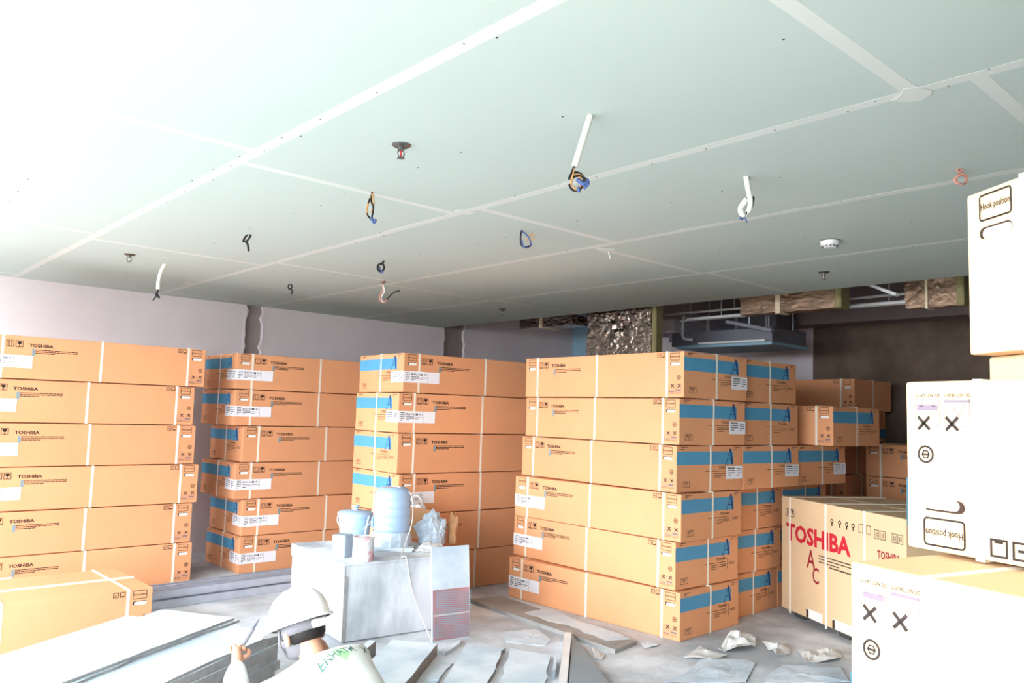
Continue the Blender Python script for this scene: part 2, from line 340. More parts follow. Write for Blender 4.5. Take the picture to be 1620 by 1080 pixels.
# ------------------------------------------------------------------ the room
ZC, YL, XB, XE, YR = 2.6, 8.4, 9.2, 6.24, -6.0
fl = struct(box('floor', (XW - .1, YR - .2, -.12), (XB + .2, YL + .2, 0), 'concrete'))
gr = struct(box('ground', (-40, -40, -.32), (XW - .1, 40, -.12), 'ground'))
struct(box('ceiling_slab', (XW - .1, YR - .2, 3.3), (XB + .2, YL + .2, 3.5), 'soffit'))
wl = MB()
S = [(XW - .1, 3.62), (3.81, 6.31), (6.66, XB + .2)]
for a, b in S: wl.box((a, YL, 0), (b, YL + .2, 3.3))
w = struct(wl.build('wall_left', 'plaster'))
for a, b in ((3.62, 3.81), (6.31, 6.66)):
    n = 14; mb = MB(); box('concrete_strip', (a - .02, YL + .035, 0), (b + .02, YL + .19, 3.3), 'barewall', w)
    for side, x in ((-1, a), (1, b)):                  # ragged lips of render along the chase
        pts = []
        for k in range(n + 1): pts.append((x - side * random.uniform(-.012, .035), 1.7 + .9 * k / n))
        for k in range(n):
            (x0, z0), (x1, z1) = pts[k], pts[k + 1]; xo = x + side * .02
            q = [(xo, YL - .004, z0), (x0, YL - .004, z0), (x1, YL - .004, z1), (xo, YL - .004, z1)]
            q2 = [(p_[0], YL + .05, p_[2]) for p_ in q]
            kk = len(mb.v); mb.v += q + q2
            for f_ in ((0, 1, 2, 3), (7, 6, 5, 4), (1, 5, 6, 2), (0, 4, 5, 1), (2, 6, 7, 3), (3, 7, 4, 0)): mb.f.append(tuple(kk + i for i in f_)); mb.m.append(0)
    mb.build('render_lip', 'plaster', w)
struct(box('wall_back', (XB, YR - .2, 0), (XB + .2, 4.78, 3.3), 'brown'))
struct(box('wall_plastered', (XB - .03, 4.78, 0), (XB + .2, YL, 3.3), 'plaster'))
struct(box('wall_right', (XW - .1, YR - .2, 0), (XB, YR, 3.3), 'barewall'))
struct(box('wall_beam', (XB - .35, YR, 2.66), (XB - .03, YL, 3.3), 'lilac'))
struct(box('trim_1', (8.75, YL - .36, 0), (9.17, YL, 3.3), 'palebluep'))
# open daylight side: slab edge and slim columns
struct(box('wall_front', (XW - .1, YR, 0), (XW, -1.2, 3.3), 'barewall'))
for i, y in enumerate((3.4, 8.0)): struct(box('column_%d' % (i + 1), (XW - .1, y - .15, 0), (XW + .15, y + .15, 3.3), 'plaster'))
struct(box('wall_lintel', (XW - .1, YR, 2.56), (XW, YL, 3.3), 'plaster'))

# suspended ceiling: boards, joint tapes, screws
xs = [XW, -1.02, .2, 1.42, 2.67, 3.8, 5.02, XE]
frame = MB()
for x in xs[1:-1]: frame.box((x - .03, YR, ZC + .0135), (x + .03, YL, ZC + .05))
for k in range(12): frame.box((XW, YR + .3 + k * 1.2, ZC + .05), (XE - .02, YR + .35 + k * 1.2, ZC + .09))
cl = struct(frame.build('ceiling', 'steel'))
scr = MB(); rs = random.Random(3)
def quadtape(a, b, e=.0005):
    mb = MB(); mb.box((a[0], a[1], ZC - e), (b[0], b[1], ZC - .0001)); return mb.build('joint_tape', 'jtape', cl)
for i in range(len(xs) - 1):
    x0, x1 = xs[i], xs[i + 1]; ph = .85 if i % 2 == 0 else 1.04
    ph = {2: .84, 3: 1.04, 4: .85, 5: 1.05, 6: 1.0}.get(i, ph); ys = [YR]
    step = 2.44
    k = -4
    while ph + k * step < YL - .15:
        if ph + k * step > YR + .2: ys.append(ph + k * step)
        k += 1
    ys.append(YL)
    for a, b in zip(ys, ys[1:]):
        box('ceiling_board', (x0 + .002, a + .002, ZC), (x1 - .002, b - .002, ZC + .0125), 'board', cl)
        for gx in (x0 + .02, x0 + (x1 - x0) / 2, x1 - .02):
            y = a + .1
            while y < b:
                if rs.random() < .55:
                    jx, jy = gx + rs.uniform(-.02, .02), y + rs.uniform(-.03, .03)
                    scr.lathe([(.0035, -.0016), (.0045, 0)], 6, Matrix.Translation((jx, jy, ZC)))
                y += .3
    for y in ys[1:-1]: quadtape((x0, y - .026), (x1, y + .026))
for x in xs[1:-1]: quadtape((x - .026, YR), (x + .026, YL), .0008)
s_ = scr.build('screw_heads', 'screw', cl); s_['kind'] = 'stuff'
mb = MB()
for u, v in ((1445, 150), (735, 335), (960, 396), (300, 449)):   # patches of joint filler
    p = onz(u, v, ZC); mb.prism([(p.x + .05 * math.cos(a) * rs.uniform(.6, 1.2) * 1.3, p.y + .06 * math.sin(a) * rs.uniform(.6, 1.2), ZC + .001) for a in [k * math.pi / 4 for k in range(8)]], .0035)
mb.build('filler_patch', 'jtape', cl)

# ------------------------------------------------------------------ carton stacks
def lab(i, where): return 'orange carton, %s in the stack %s' % (ORD[i], where)
w1 = 'behind the lone low carton'
for i, x in enumerate((2.685, 2.609, 2.639, 2.685, 2.653, 2.674)):
    yw = (.4, -.6, .3, -.3, .5, 0)[i]
    c = place((x, 7.02), yw, 1, -1); c.z = (5 - i) * PZ
    carton(c, yw, lab(i, w1), 'cartons stacked against the pale wall', sticker=i < 4 or i == 5)
w2 = 'before the dark wall strip'
for i, x in enumerate((2.992, 2.998, 3.092, 3.039, 3.128, 3.122)):
    yw = (-.5, .6, -.3, .8, -.6, .2)[i]
    c = place((x, 7.08), yw, -1, -1); c.z = (5 - i) * PZ
    carton(c, yw, lab(i, w2), 'cartons stacked against the pale wall', sticker=i != 2)
w3 = 'behind the dusty table carton'
for i, x in enumerate((3.734, 3.70, 3.709, 3.734, 3.72, 3.70)):
    yw = (-3.5, -4.5, -3.5, -2, -3, -2)[i]
    c = place((x, 5.5), yw, -1, -1); c.z = (5 - i) * PZ
    carton(c, yw, lab(i, w3), 'cartons stacked behind the table', sticker=i in (0, 1, 3))
w4 = 'beside the plaster-smeared plank'
S4 = []
for i, y in enumerate((3.357, 3.391, 3.41, 3.367, 3.41, 3.367)):
    yw = (-2, -3.5, -3, .5, -.75, 2)[i]
    if i < 3: c = place((4.62, y), yw + 90, -1, 1); yy = yw + 90
    else: c = place((4.62, y), yw - 90, 1, -1); yy = yw - 90
    c.z = (5 - i) * PZ
    carton(c, yy, lab(i, w4), 'cartons stacked in the middle', sticker=True)
    a = math.radians(yw); S4.append(Vector((4.62 + CD * math.cos(a), y + CD * math.sin(a), 0)))
w5 = 'second from the plank'
YW4 = (-2, -3.5, -3, .5, -.75, 2); S5 = []
for i in range(6):
    yw = YW4[i]; a = math.radians(yw); p = S4[i] + Vector((math.cos(a), math.sin(a), 0)) * .012 + Vector((-math.sin(a), math.cos(a), 0)) * (.05, .04, .0, .1, .1, .1)[i]
    if i == 2: c = place(p, yw + 90, -1, 1); yy = yw + 90
    else: c = place(p, yw - 90, 1, -1); yy = yw - 90
    c.z = (5 - i) * PZ
    carton(c, yy, lab(i, w5), 'cartons stacked in the middle', sticker=i == 2)
    S5.append(p + Vector((math.cos(a), math.sin(a), 0)) * (CD + .012))
w6 = 'third from the plank'
for i in range(1, 6):
    yw = YW4[i]; a = math.radians(yw); p = S5[i] + Vector((-math.sin(a), math.cos(a), 0)) * (0, -.2, .02, 0, .04, 0)[i] + Vector((.2 if i == 1 else 0, 0, 0))
    if i == 2: c = place(p, yw + 90, -1, 1); yy = yw + 90
    else: c = place(p, yw - 90, 1, -1); yy = yw - 90
    c.z = (5 - i) * PZ
    carton(c, yy, 'orange carton, %s in the stack %s' % (ORD[i - 1] if i < 5 else 'lowest', w6), 'cartons stacked in the middle', sticker=i == 2)
# stacks against the brown wall
for i in range(6):
    yw = (-4, 3, -3, 2, -2, 1)[i]
    c = place((8.2 + (0, .02, -.12, -.1, .0, -.05)[i], 3.82 + (0, -.02, .12, .05, 0, .03)[i]), yw - 90, 1, -1); c.z = (5 - i) * PZ
    carton(c, yw - 90, 'shaded carton, %s in the stack against the brown wall' % ORD[i], 'cartons against the brown wall', upside=i == 1, both=False)
for i in range(4):
    c = place((8.25, 2.05), -90, 1, -1); c.z = (3 - i) * PZ
    carton(c, -90, 'shaded carton, %s in the short stack against the brown wall' % (ORD[i] if i < 3 else 'lowest'), 'cartons against the brown wall', both=False)
# lone low carton by the gypsum sheets
c = place((1.84, 5.44), 1, 1, -1); carton(c, 1, 'lone low orange carton beside the pile of gypsum sheets', 'single cartons')
# overexposed stack close by; overexposure put into a paler body colour
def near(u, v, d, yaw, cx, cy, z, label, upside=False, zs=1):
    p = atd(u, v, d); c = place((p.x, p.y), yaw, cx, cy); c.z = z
    return carton(c, yaw, label, 'cartons coloured as sunlit', upside=upside, zs=zs, tan=True)  # tan: paler body with the overexposure painted in
near(1345, 886, 1.43, 75.9 - 180, -1, -1, .929, 'carton coloured as sunlit, upside down, middle of the pale stack, its printing rotated', True)
near(1436, 860, 1.58, 74.0 - 180, -1, -1, 1.2605, 'upside-down carton coloured as sunlit, directly under the upright carton marked Hook position', True)
near(1534, 563, 1.6, 56.0 - 180, -1, -1, 1.645, 'upright carton coloured as sunlit on top of the pale stack, lettering right way up')
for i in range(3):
    near(1350, 886, 1.5, 75 - 180, -1, -1, .3095 * i, 'carton coloured as sunlit under the upside-down cartons, %s' % ('lowest on the floor', 'second from the floor', 'third from the floor')[i], False, .935)
p = atd(1538, 566, 1.63); a = math.radians(56 - 180)
mb = MB(); mb.box((.02, .02, 1.592), (1.6, .7, 1.6448), Matrix.Translation((p.x, p.y, 0)) @ zrot(a)); mb2 = mb
tag(mb2.build('cardboard_pad', 'carton_tan', None, bevel=.004), 'thin cardboard pad under the topmost upright carton coloured as sunlit', 'cardboard')

# large cartons with the red lettering
def big_carton(corner, yaw, w, d, h, label, detail=True):
    r = empty('large_carton', corner, math.radians(yaw))      # local x along the printed face, face at y = 0 looking to -y
    MB().box((0, 0, .05), (w, d, h)).build('carton_body', 'carton_tan', r, bevel=.007, seg=2)
    for x in (.1, w / 2 - .05, w - .2):
        MB().box((x, .05, 0), (x + .12, d - .05, .052)).build('pallet_foot', 'rubber', r, bevel=.004)
    mb = MB()
    for x in (.12, .585, 1.02) if detail else (.3, .9):
        mb.box((x - .01, -.003, .03), (x + .01, .002, h + .003)); mb.box((x - .01, -.003, h - .001), (x + .01, d + .003, h + .003)); mb.box((x - .01, d - .002, .03), (x + .01, d + .003, h + .003))
    # each strap a part
    for x in ((.12, .585, 1.02) if detail else (.3, .9)):
        m_ = MB(); m_.box((x - .01, -.003, .03), (x + .01, .002, h + .003)); m_.box((x - .01, -.003, h - .001), (x + .01, d + .003, h + .003)); m_.box((x - .01, d - .002, .03), (x + .01, d + .003, h + .003)); m_.build('strap', 'strap', r)
    MB().box((0, d / 2 - .03, h - .002), (w, d / 2 + .03, h + .001)).build('sealing_tape', 'tape', r)
    F = ((0, 0, 0), (1, 0, 0), (0, 0, 1))
    ic = Print()
    for x in (.06, .125): ic.frame(x, h - .15, x + .055, h - .09, .005); 
    ic.rect(.08, h - .14, .086, h - .1).rect(.095, h - .14, .101, h - .1).poly([(.138, h - .1), (.168, h - .1), (.156, h - .125), (.15, h - .125)]).rect(.151, h - .14, .155, h - .125)
    for x in (1.12, 1.18, 1.29, 1.345): ic.frame(x, h - .165, x + .05, h - .105, .004); ic.rect(x + .016, h - .152, x + .022, h - .12); ic.rect(x + .03, h - .152, x + .036, h - .12)
    for k, x in enumerate((.66, .75, .83, .9)): ic.ring(x, h - .115, .018, .009, 0, 8); ic.rect(x - .006, h - .15, x + .006, h - .125)
    for x in (.96, 1.04): ic.frame(x, h - .15, x + .045, h - .09, .004)
    ic.poly([(.905, .155), (.945, .155), (.925, .205)]); ic.ring(.975, .18, .022, .013)
    ic.put(*F, off=.0012).build('printed_icons', 'ink', r)['kind'] = 'stuff'
    if detail:
        Print().text('TOSHIBA', .07, h - .335, .87, h - .2, bold=.036).put(*F, off=.0012).build('brand_lettering', 'red', r)['label'] = 'large red lettering'
        Print().text('TOSHIBA', 1.15, h - .29, 1.37, h - .235, bold=.03).put(*F, off=.0012).build('brand_lettering', 'dred', r)['label'] = 'smaller dark red lettering'
        Print().text('A', .345, h - .5, .455, h - .36).text('C', .42, h - .6, .5, h - .48).put(*F, off=.0012).build('monogram', 'dred', r)
        Print().lines(.5, 1.03, h - .39, 3, .022, .008, seed=20).lines(.62, .9, h - .455, 1, .03, .01, seed=21).put(*F, off=.0012).build('caption_text', 'ink', r)
        for x, wd in ((.34, .2), (.66, .26)):
            mm = MB(); Print().rect(x, .055, x + wd, .12).put(*F, off=.0012, mb=mm); mm.build('fork_opening', 'slot', r)
            mm = MB(); Print().rect(x, .055, x + .03, .115).put(*F, off=.002, mb=mm); mm.build('fork_painted_shadow', 'hole', r)  # flat dark strip painted as the shade inside the opening
    return tag(r, label, 'carton', 'large cartons')
pb = onz(1230, 968, 0)
big_carton((pb.x - .0, pb.y - .035, 0), 61.08 - 180, 1.42, .86, .92, 'large tan carton with big red lettering standing on the floor')
big_carton((7.25, 2.55, 0), 61 - 180, 1.3, .8, .98, 'large tan carton behind the carton with red lettering', False)

# ------------------------------------------------------------------ dusty table carton and what stands on it
tc_ = Vector((2.77, 4.65, 0)); ty = math.radians(-6); TZ = .5
r = empty('table_carton', tc_, ty)
MB().box((0, 0, .004), (.84, .93, TZ - .012)).build('carton_body', 'dusty', r, bevel=.008, seg=2)
MB().prism([(-.006, -.006, TZ), (.846, -.006, TZ), (.846, .936, TZ), (-.006, .936, TZ)], .012).build('top_flap', 'dusty', r)
MB().box((-.009, -.009, TZ - .085), (-.003, .93, TZ - .01)).build('lid_rim', 'dusty', r)
MB().box((-.005, -.007, .01), (.02, -.002, TZ - .08)).build('corner_seam', 'gypedge', r)
mm = MB(); mm.box((-.0035, .42, .3), (-.0012, .62, .375)); mm.build('hand_slot', 'gypedge', r)
tag(r, 'dusty grey-white carton used as a table for bucket and water jug', 'carton')
def lw(name, prof, m, pos, label, cat, n=24, extra=None, parent=None, smooth='auto', tilt=None):
    o = MB().lathe(prof, n).build(name, m, parent, smooth=smooth); o.location = pos
    if tilt: o.rotation_euler = tilt
    if label: tag(o, label, cat)
    return o
Z = TZ + .0005
p = onz(560, 858, TZ)
r = empty('lidded_bucket', (p.x, p.y, Z))
lw('bucket_body', [(.1, 0), (.105, .005), (.122, .19), (.128, .192), (.128, .205), (.12, .205)], 'bucket', (0, 0, 0), None, None, parent=r)
LID = lw('lid', [(.132, .2), (.134, .222), (.118, .236), (.03, .243), (.0, .243)], 'bucketd', (0, 0, 0), None, None, parent=r)
lw('lid_knob', [(.022, .24), (.02, .262), (.03, .268), (.028, .28), (.0, .283)], 'bucketd', (0, 0, 0), None, None, parent=LID)
h_ = MB(); h_.tube([(math.cos(a) * .134 * -.743 - 0, math.cos(a) * .134 * .668, .19 - .09 * math.sin(a)) for a in [math.pi * k / 12 for k in range(13)]], .004); hh = h_.build('bail_handle', 'steelw', r)
for v in hh.data.vertices: v.co += Vector((-.664, -.742, 0)) * .10 * max(0, (.19 - v.co.z) / .09)
tag(r, 'blue plastic bucket with knobbed lid on the dusty table carton', 'bucket')
p = onz(617, 868, TZ)
# sheets under the jug
for i, (dx, dz) in enumerate(((0, 0), (.012, .013))):
    a_ = MB(); a_.box((-.15, -.13, 0), (.15, .13, .0125), Matrix.Translation((p.x + .02 - dx, p.y - dx, Z + dz)) @ zrot(math.radians(-38 + 6 * i)))
    tag(a_.build('gypsum_offcut', 'gyp', None), 'small gypsum offcut under the blue water jug, %s of the pair' % ('lower', 'upper')[i], 'gypsum board', 'offcuts under the jug')
JZ = Z + .0258
r = empty('water_jug', (p.x + .02, p.y + .02, JZ))
prof = [(.02, 0), (.1, .004), (.13, .02), (.138, .05), (.13, .075), (.127, .1), (.133, .11), (.133, .135), (.127, .145), (.132, .155), (.132, .195), (.126, .205), (.132, .215), (.132, .255), (.126, .265), (.132, .275), (.132, .315), (.126, .325), (.13, .335), (.13, .365), (.122, .395), (.095, .415), (.06, .42), (.02, .414)]
lw('jug_body', prof, 'jug', (0, 0, 0), None, None, 32, parent=r, smooth=True)
mm = MB(); rj = random.Random(5)
for k in range(26):                                   # wrapped crumpled film at the foot
    a0 = 2 * math.pi * k / 26; a1 = 2 * math.pi * (k + 1) / 26
    for (z0, z1, r0, r1) in ((.0, .045, .142, .146), (.045, .1, .146, .136)):
        mm.poly([(math.cos(a0) * (r0 + .006 * (k % 2)), math.sin(a0) * (r0 + .006 * (k % 2)), z0), (math.cos(a1) * (r0 + .006 * ((k + 1) % 2)), math.sin(a1) * (r0 + .006 * ((k + 1) % 2)), z0), (math.cos(a1) * r1, math.sin(a1) * r1, z1), (math.cos(a0) * r1, math.sin(a0) * r1, z1)])
mm.build('film_wrap', 'bagblue', r)
tag(r, 'large pale blue ribbed water jug standing upside down on gypsum offcuts', 'water jug')
JT = Vector((p.x + .02, p.y + .02, JZ + .42))
p = onz(541, 880, TZ)
o = MB().box((-.055, -.05, 0), (.055, .05, .15)).build('filler_box', 'bucketd', None, bevel=.006); o.location = (p.x, p.y, Z); o.rotation_euler.z = .5
tag(o, 'pale blue-grey square tub before the lidded bucket', 'tub')
p = onz(574, 886, TZ)
r = empty('paint_can', (p.x, p.y, Z))
lw('can_body', [(.068, 0), (.07, .003), (.07, .145), (.073, .148), (.073, .156), (.066, .156), (.062, .15), (.0, .15)], 'pink', (0, 0, 0), None, None, parent=r)
MB().tube([(.01, .01, .15), (.07, .06, .28)], .006).build('stirring_stick', 'gyp', r)
tag(r, 'small paint can splashed with pink, stirring stick inside', 'paint can')
# crumpled bags
def crumple(name, m, pos, size, seed, label, cat, sub=3, amp=.35, base=True, group=None):
    bm = bmesh.new(); bmesh.ops.create_icosphere(bm, subdivisions=sub, radius=1)
    for v in bm.verts:
        n = v.co.normalized(); k = 1 + amp * noise.noise(n * 1.7 + Vector((seed, 0, 0))) + amp * .6 * abs(noise.noise(n * 4 + Vector((0, seed, 0)))) * 1.6 - amp * .3 * abs(noise.noise(n * 8 + Vector((0, seed, 3))))
        v.co = Vector((n.x * size[0] * k, n.y * size[1] * k, max(n.z * k, -.6) * size[2]))
    me = bpy.data.meshes.new(name); bm.to_mesh(me); bm.free(); me.materials.append(M[m])
    zmin = min(v.co.z for v in me.vertices)
    o = link(name, me, None, (pos[0], pos[1], pos[2] - zmin)); tag(o, label, cat, group); return o
p = onz(664, 856, TZ)
o = MB(); o.box((-.09, -.004, 0), (.09, .004, .24)); b_ = o.build('cardboard_scrap', 'kraft'); b_.location = (p.x + .03, p.y + .1, Z); b_.rotation_euler = (-.12, .12, math.radians(-48))
tag(b_, 'brown cardboard scrap standing beside the water jug', 'cardboard')
# carrier bag: open thin-walled bag with two handles
r = empty('carrier_bag', (p.x + .11, p.y + .22, Z), math.radians(-45))
mb = MB(); rb = random.Random(9); n = 20; rings = []
for z, ra, rbx in ((0, .08, .05), (.06, .1, .06), (.14, .1, .055), (.2, .085, .04), (.25, .07, .028)):
    rings.append([(ra * math.cos(2 * math.pi * k / n) * rb.uniform(.9, 1.08), rbx * math.sin(2 * math.pi * k / n) * rb.uniform(.85, 1.15), z + (rb.uniform(-.01, .01) if z else 0)) for k in range(n)])
for a_, b_ in zip(rings, rings[1:]):
    for k in range(n): mb.poly([a_[k], a_[(k + 1) % n], b_[(k + 1) % n], b_[k]])
mb.poly(list(reversed(rings[0])))
mb.build('bag_body', 'bag', r, smooth=True)
for s in (-1, 1): MB().tube([(-.05, s * .02, .24), (-.045, s * .02, .29), (-.015, s * .015, .325), (.015, s * .015, .325), (.045, s * .02, .29), (.05, s * .02, .24)], .007).build('bag_handle', 'bag', r, smooth=True)
tag(r, 'white plastic carrier bag with upright handles behind the water jug', 'plastic bag')
p = onz(702, 862, TZ)
crumple('plastic_bag', 'bagblue', (p.x - .06, p.y + .08, Z), (.11, .1, .14), 3.3, 'crumpled pale blue plastic bag at the end of the table carton', 'plastic bag', sub=4, amp=.33)
o = crumple('paper_bag', 'kraft', (p.x + .095, p.y + .02, Z), (.032, .045, .14), 6.1, 'crumpled brown paper bag behind the pale blue bag', 'paper bag')
p = onz(672, 874, TZ)
crumple('plastic_bag', 'bag', (p.x + .085, p.y + .04, Z), (.09, .06, .035), 8.8, 'flattened white plastic bag lying before the crumpled blue bag', 'plastic bag', amp=.5, sub=4)
# string over the jug down to the floor
q0 = atd(637, 872, depth((3.25, 4.75, .5)))
pts = [JT + Vector((-.02, .0, .004)), JT + Vector((.03, -.06, -.005)), JT + Vector((.075, -.125, -.06)), JT + Vector((.08, -.14, -.25))]
p1 = atd(640, 880, 5.62); p2 = atd(655, 935, 5.45); p3 = onz(684, 1016, .006); p4 = onz(689, 1021, .006)
fr = (zrot(ty) @ Vector((0, -1, 0))); 
def spl(P, n=8):
    P = [Vector(x) for x in P]; out = []
    for i in range(len(P) - 1):
        a, b, c, d = P[max(i - 1, 0)], P[i], P[i + 1], P[min(i + 2, len(P) - 1)]
        for k in range(n):
            t = k / n; out.append(.5 * ((2 * b) + (c - a) * t + (2 * a - 5 * b + 4 * c - d) * t * t + (3 * b - a - 3 * c + d) * t ** 3))
    return out + [P[-1]]
e1 = tc_ + zrot(ty) @ Vector((.44, -.012, TZ + .006)); e2 = tc_ + zrot(ty) @ Vector((.5, -.03, .25))
tag(MB().tube(spl(pts + [e1 + Vector((.0, .06, .01)), e1, e2, p3, p4]), .0042, 5).build('string', 'string', None, smooth=True), 'pale string hanging from the jug down to the floor', 'string')

# leaning board with hatched foot
bl, br_ = onz(684, 1017, 0), onz(744, 1008, 0)
d_ = depth((bl + br_) / 2)
tl = atd(672, 866, depth(bl) + .07); tr = atd(728, 865, depth(br_) + .07)
r = empty('leaning_panel', ((bl + br_) / 2)); O = (bl + br_) / 2
U = (br_ - bl); V = ((tl + tr) / 2 - O); Wd = U.length; Hh = V.length; U.normalize(); V = (V - U * V.dot(U)).normalized(); N = U.cross(V)
T = Matrix((U, V, N)).transposed().to_4x4()
def lp(name, x0, y0, x1, y1, z0, z1, m): return MB().box((x0, y0, z0), (x1, y1, z1), T).build(name, m, r)
lp('panel_board', -Wd / 2, 0, Wd / 2, Hh, -.012, 0, 'gyp')
HA = lp('hatched_area', -Wd / 2 + .006, .01, Wd / 2 - .006, Hh * .545, 0, .0015, 'hatch')
for k in range(24):
    y = .02 + k * (Hh * .545 - .03) / 24; mb = MB(); x0, x1 = -Wd / 2 + .008, Wd / 2 - .008; sl = .03
    mb.box((x0, y, .0012), (x1, y + .0055, .0032), T @ Matrix.Shear('XZ', 4, (0, 0)) if 0 else T @ Matrix.Rotation(-.06, 4, 'Z')); mb.build('comb_ridge', 'bluegrey', HA)
lp('cross_bar', -Wd / 2 + .01, Hh * .27, Wd / 2 - .01, Hh * .285, .002, .006, 'paper')
tag(r, 'board with red-hatched lower half leaning on the table carton', 'board')

# ------------------------------------------------------------------ steel channels, gypsum sheets, offcuts
def channel(name, a, b, w, h, m, label, group=None, up=(0, 0, 1), t=.003, flip=False):
    a, b = Vector(a), Vector(b); X = (b - a); L_ = X.length; X.normalize(); Y = Vector(up).cross(X).normalized(); Zz = X.cross(Y)
    T = Matrix((X, Y, Zz)).transposed().to_4x4(); T.translation = a; mb = MB()
    if flip: mb.box((0, -w / 2, h - t), (L_, w / 2, h), T)
    else: mb.box((0, -w / 2, 0), (L_, w / 2, t), T)
    mb.box((0, -w / 2, 0), (L_, -w / 2 + t, h), T); mb.box((0, w / 2 - t, 0), (L_, w / 2, h), T)
    k = 0 if flip else h - t
    mb.box((0, -w / 2, k), (L_, -w / 2 + .012, k + t), T); mb.box((0, w / 2 - .012, k), (L_, w / 2, k + t), T)
    return tag(mb.build(name, m), label, 'steel channel', group)
ch = [(6.2, 0, 'lowest front'), (6.29, 0, 'lowest middle'), (6.38, 0, 'lowest back'), (6.24, .062, 'upper front'), (6.335, .062, 'upper middle'), (6.43, .062, 'upper back')]
for i, (y, z, nm) in enumerate(ch):
    if nm == 'upper back': channel('steel_channel', (1.98, y + .035, 0), (3.62, y + .125, 0), .08, .11, 'steel', 'tall galvanised channel at the back of the steel bundle', 'steel channels')
    else: channel('steel_channel', (1.95 + .03 * i, y, z), (3.58 + .02 * (i % 3), y + .09, z), .08, .06, 'steel', 'galvanised steel channel in the bundle by the lone carton, %s' % nm, 'steel channels')
# gypsum sheet pile
GZ = .34
def sheet(P4, t, label, group='gypsum sheets', m='gyp', torn=0, seed=1, name='gypsum_sheet', sag=0):
    """P4 corners (counter-clockwise from above), z is the upper face; torn roughens the long near edge"""
    rr = random.Random(seed); P4 = [Vector(p) for p in P4]; pts = []
    for i in range(4):
        a, b = P4[i], P4[(i + 1) % 4]; k = 14 if torn and i in (0, 2) else 1
        inward = (sum(P4, Vector()) / 4 - (a + b) / 2).normalized()
        for j in range(k): pts.append(a.lerp(b, j / k) + (inward * rr.uniform(0, torn) if j else Vector()))
    mb = MB(); mb.prism(pts, t); 
    for i in range(2, len(mb.m)): mb.m[i] = 1
    return tag(mb.build(name, [m, 'gypedge']), label, 'gypsum board', group)
dl = Vector((-.853, -.522, 0)); dw = Vector((-.522, .853, 0))         # along and across the pile
c1 = onz(379, 979, GZ); WID = .49; LEN = 1.75
def rec(c, w, l, z): c = Vector((c.x, c.y, z)); return [c, c + dw * w, c + dw * w + dl * l, c + dl * l]
def recc(c, w, l, z): q = rec(c, w, l, z); return [q[3], q[0], q[1], q[2]]
cc = onz(443, 1003, GZ - .03)
c2 = Vector((cc.x, cc.y, 0)) + dl * .0
w2_ = max(.3, (c1 - Vector((c2.x, c2.y, GZ))).dot(dw))
for i in range(7):
    z = .045 * (i + 1) - .0; 
    if i == 6: z = .31
    tt = .044 if i < 6 else .039
    sheet(recc(c2 + dw * (-.01 * (i % 2)) + dl * .015 * (i % 3), .98 + .01 * (i % 2), 1.75, z), tt, 'thick wrapped gypsum pack in the pile under the worker hand, layer %s' % ('one', 'two', 'three', 'four', 'five', 'six', 'seven')[i], 'gypsum packs', torn=.006, seed=i)
sheet(recc(c2 + dw * .0 + dl * .02, .5, 1.7, .3235), .0125, 'gypsum sheet with torn edge nearer the worker, second on the pile', torn=.02, seed=11)
sheet(recc(c1 - Vector((0, 0, 0)), WID, LEN, .336), .0125, 'broken lower gypsum sheet beside the lone carton', torn=.03, seed=12)
sheet(recc(c1 + dw * .02 + dl * .02, WID - .02, LEN, .35), .0125, 'topmost pale gypsum sheet on the pile beside the lone carton', torn=.012, seed=13)

def floor_strip(px, z, t, label, seed, torn=.015, dz=(0, 0, 0, 0), name='gypsum_strip'):
    P4 = []
    for (u, v), e in zip(px, dz): q = onz(u, v, z + e); P4.append(q)
    return sheet(P4, t, label, 'gypsum strips on the floor', torn=torn, seed=seed, name=name)
def ext(a, b, k):                                      # lengthen edge a->b in floor space
    return a + (b - a) * k
def strip_world(fl_, fr_, nr, nl, z, t, length, label, seed, torn=.015):
    a, b, c_, d_ = [onz(u, v, z) for u, v in (fl_, fr_, nr, nl)]
    e1 = (d_ - a).normalized(); e2 = (c_ - b).normalized(); e = (e1 + e2).normalized()
    return sheet([a + e * length, b + e * length, b, a], t, label, 'gypsum strips on the floor', torn=0, seed=seed) if not torn else _torn([b, a, a + e * length, b + e * length], t, label, seed, torn)
def _torn(P4, t, label, seed, torn):
    rr = random.Random(seed); pts = []
    for i in range(4):
        a, b = P4[i], P4[(i + 1) % 4]; k = 12 if i in (1, 3) else 3
        inw = (sum(P4, Vector()) / 4 - (a + b) / 2).normalized()
        for j in range(k): pts.append(a.lerp(b, j / k) + (inw * rr.uniform(0, torn) if j else Vector()))
    mb = MB(); mb.prism(pts, t)
    for i in range(2, len(mb.m)): mb.m[i] = 1
    return tag(mb.build('gypsum_strip', ['gyp', 'gypedge']), label, 'gypsum board', 'gypsum strips on the floor')
strip_world((620, 1011), (692, 1018), (650, 1080), (571, 1054), .07, .07, 1.1, 'thick bright gypsum strip beside the table carton foot', 1, .006)
strip_world((738, 1018), (800, 1024), (777, 1080), (692, 1080), .03, .03, 1.0, 'bright gypsum strip lying next to the leaning hatched board', 2, .02)
strip_world((806, 1024), (871, 1036), (866, 1080), (788, 1080), .03, .03, 1.0, 'bright gypsum strip with ragged side next to the upright white channel', 3, .02)
strip_world((694, 1046), (716, 1048), (690, 1080), (668, 1080), .013, .0125, .8, 'dusty grey gypsum strip lying in the gap between two bright strips', 4, .01)
strip_world((584, 1012), (595, 1013), (548, 1052), (538, 1050), .09, .09, .8, 'narrow dark-edged offcut standing beside the thick bright strip', 5, .0)
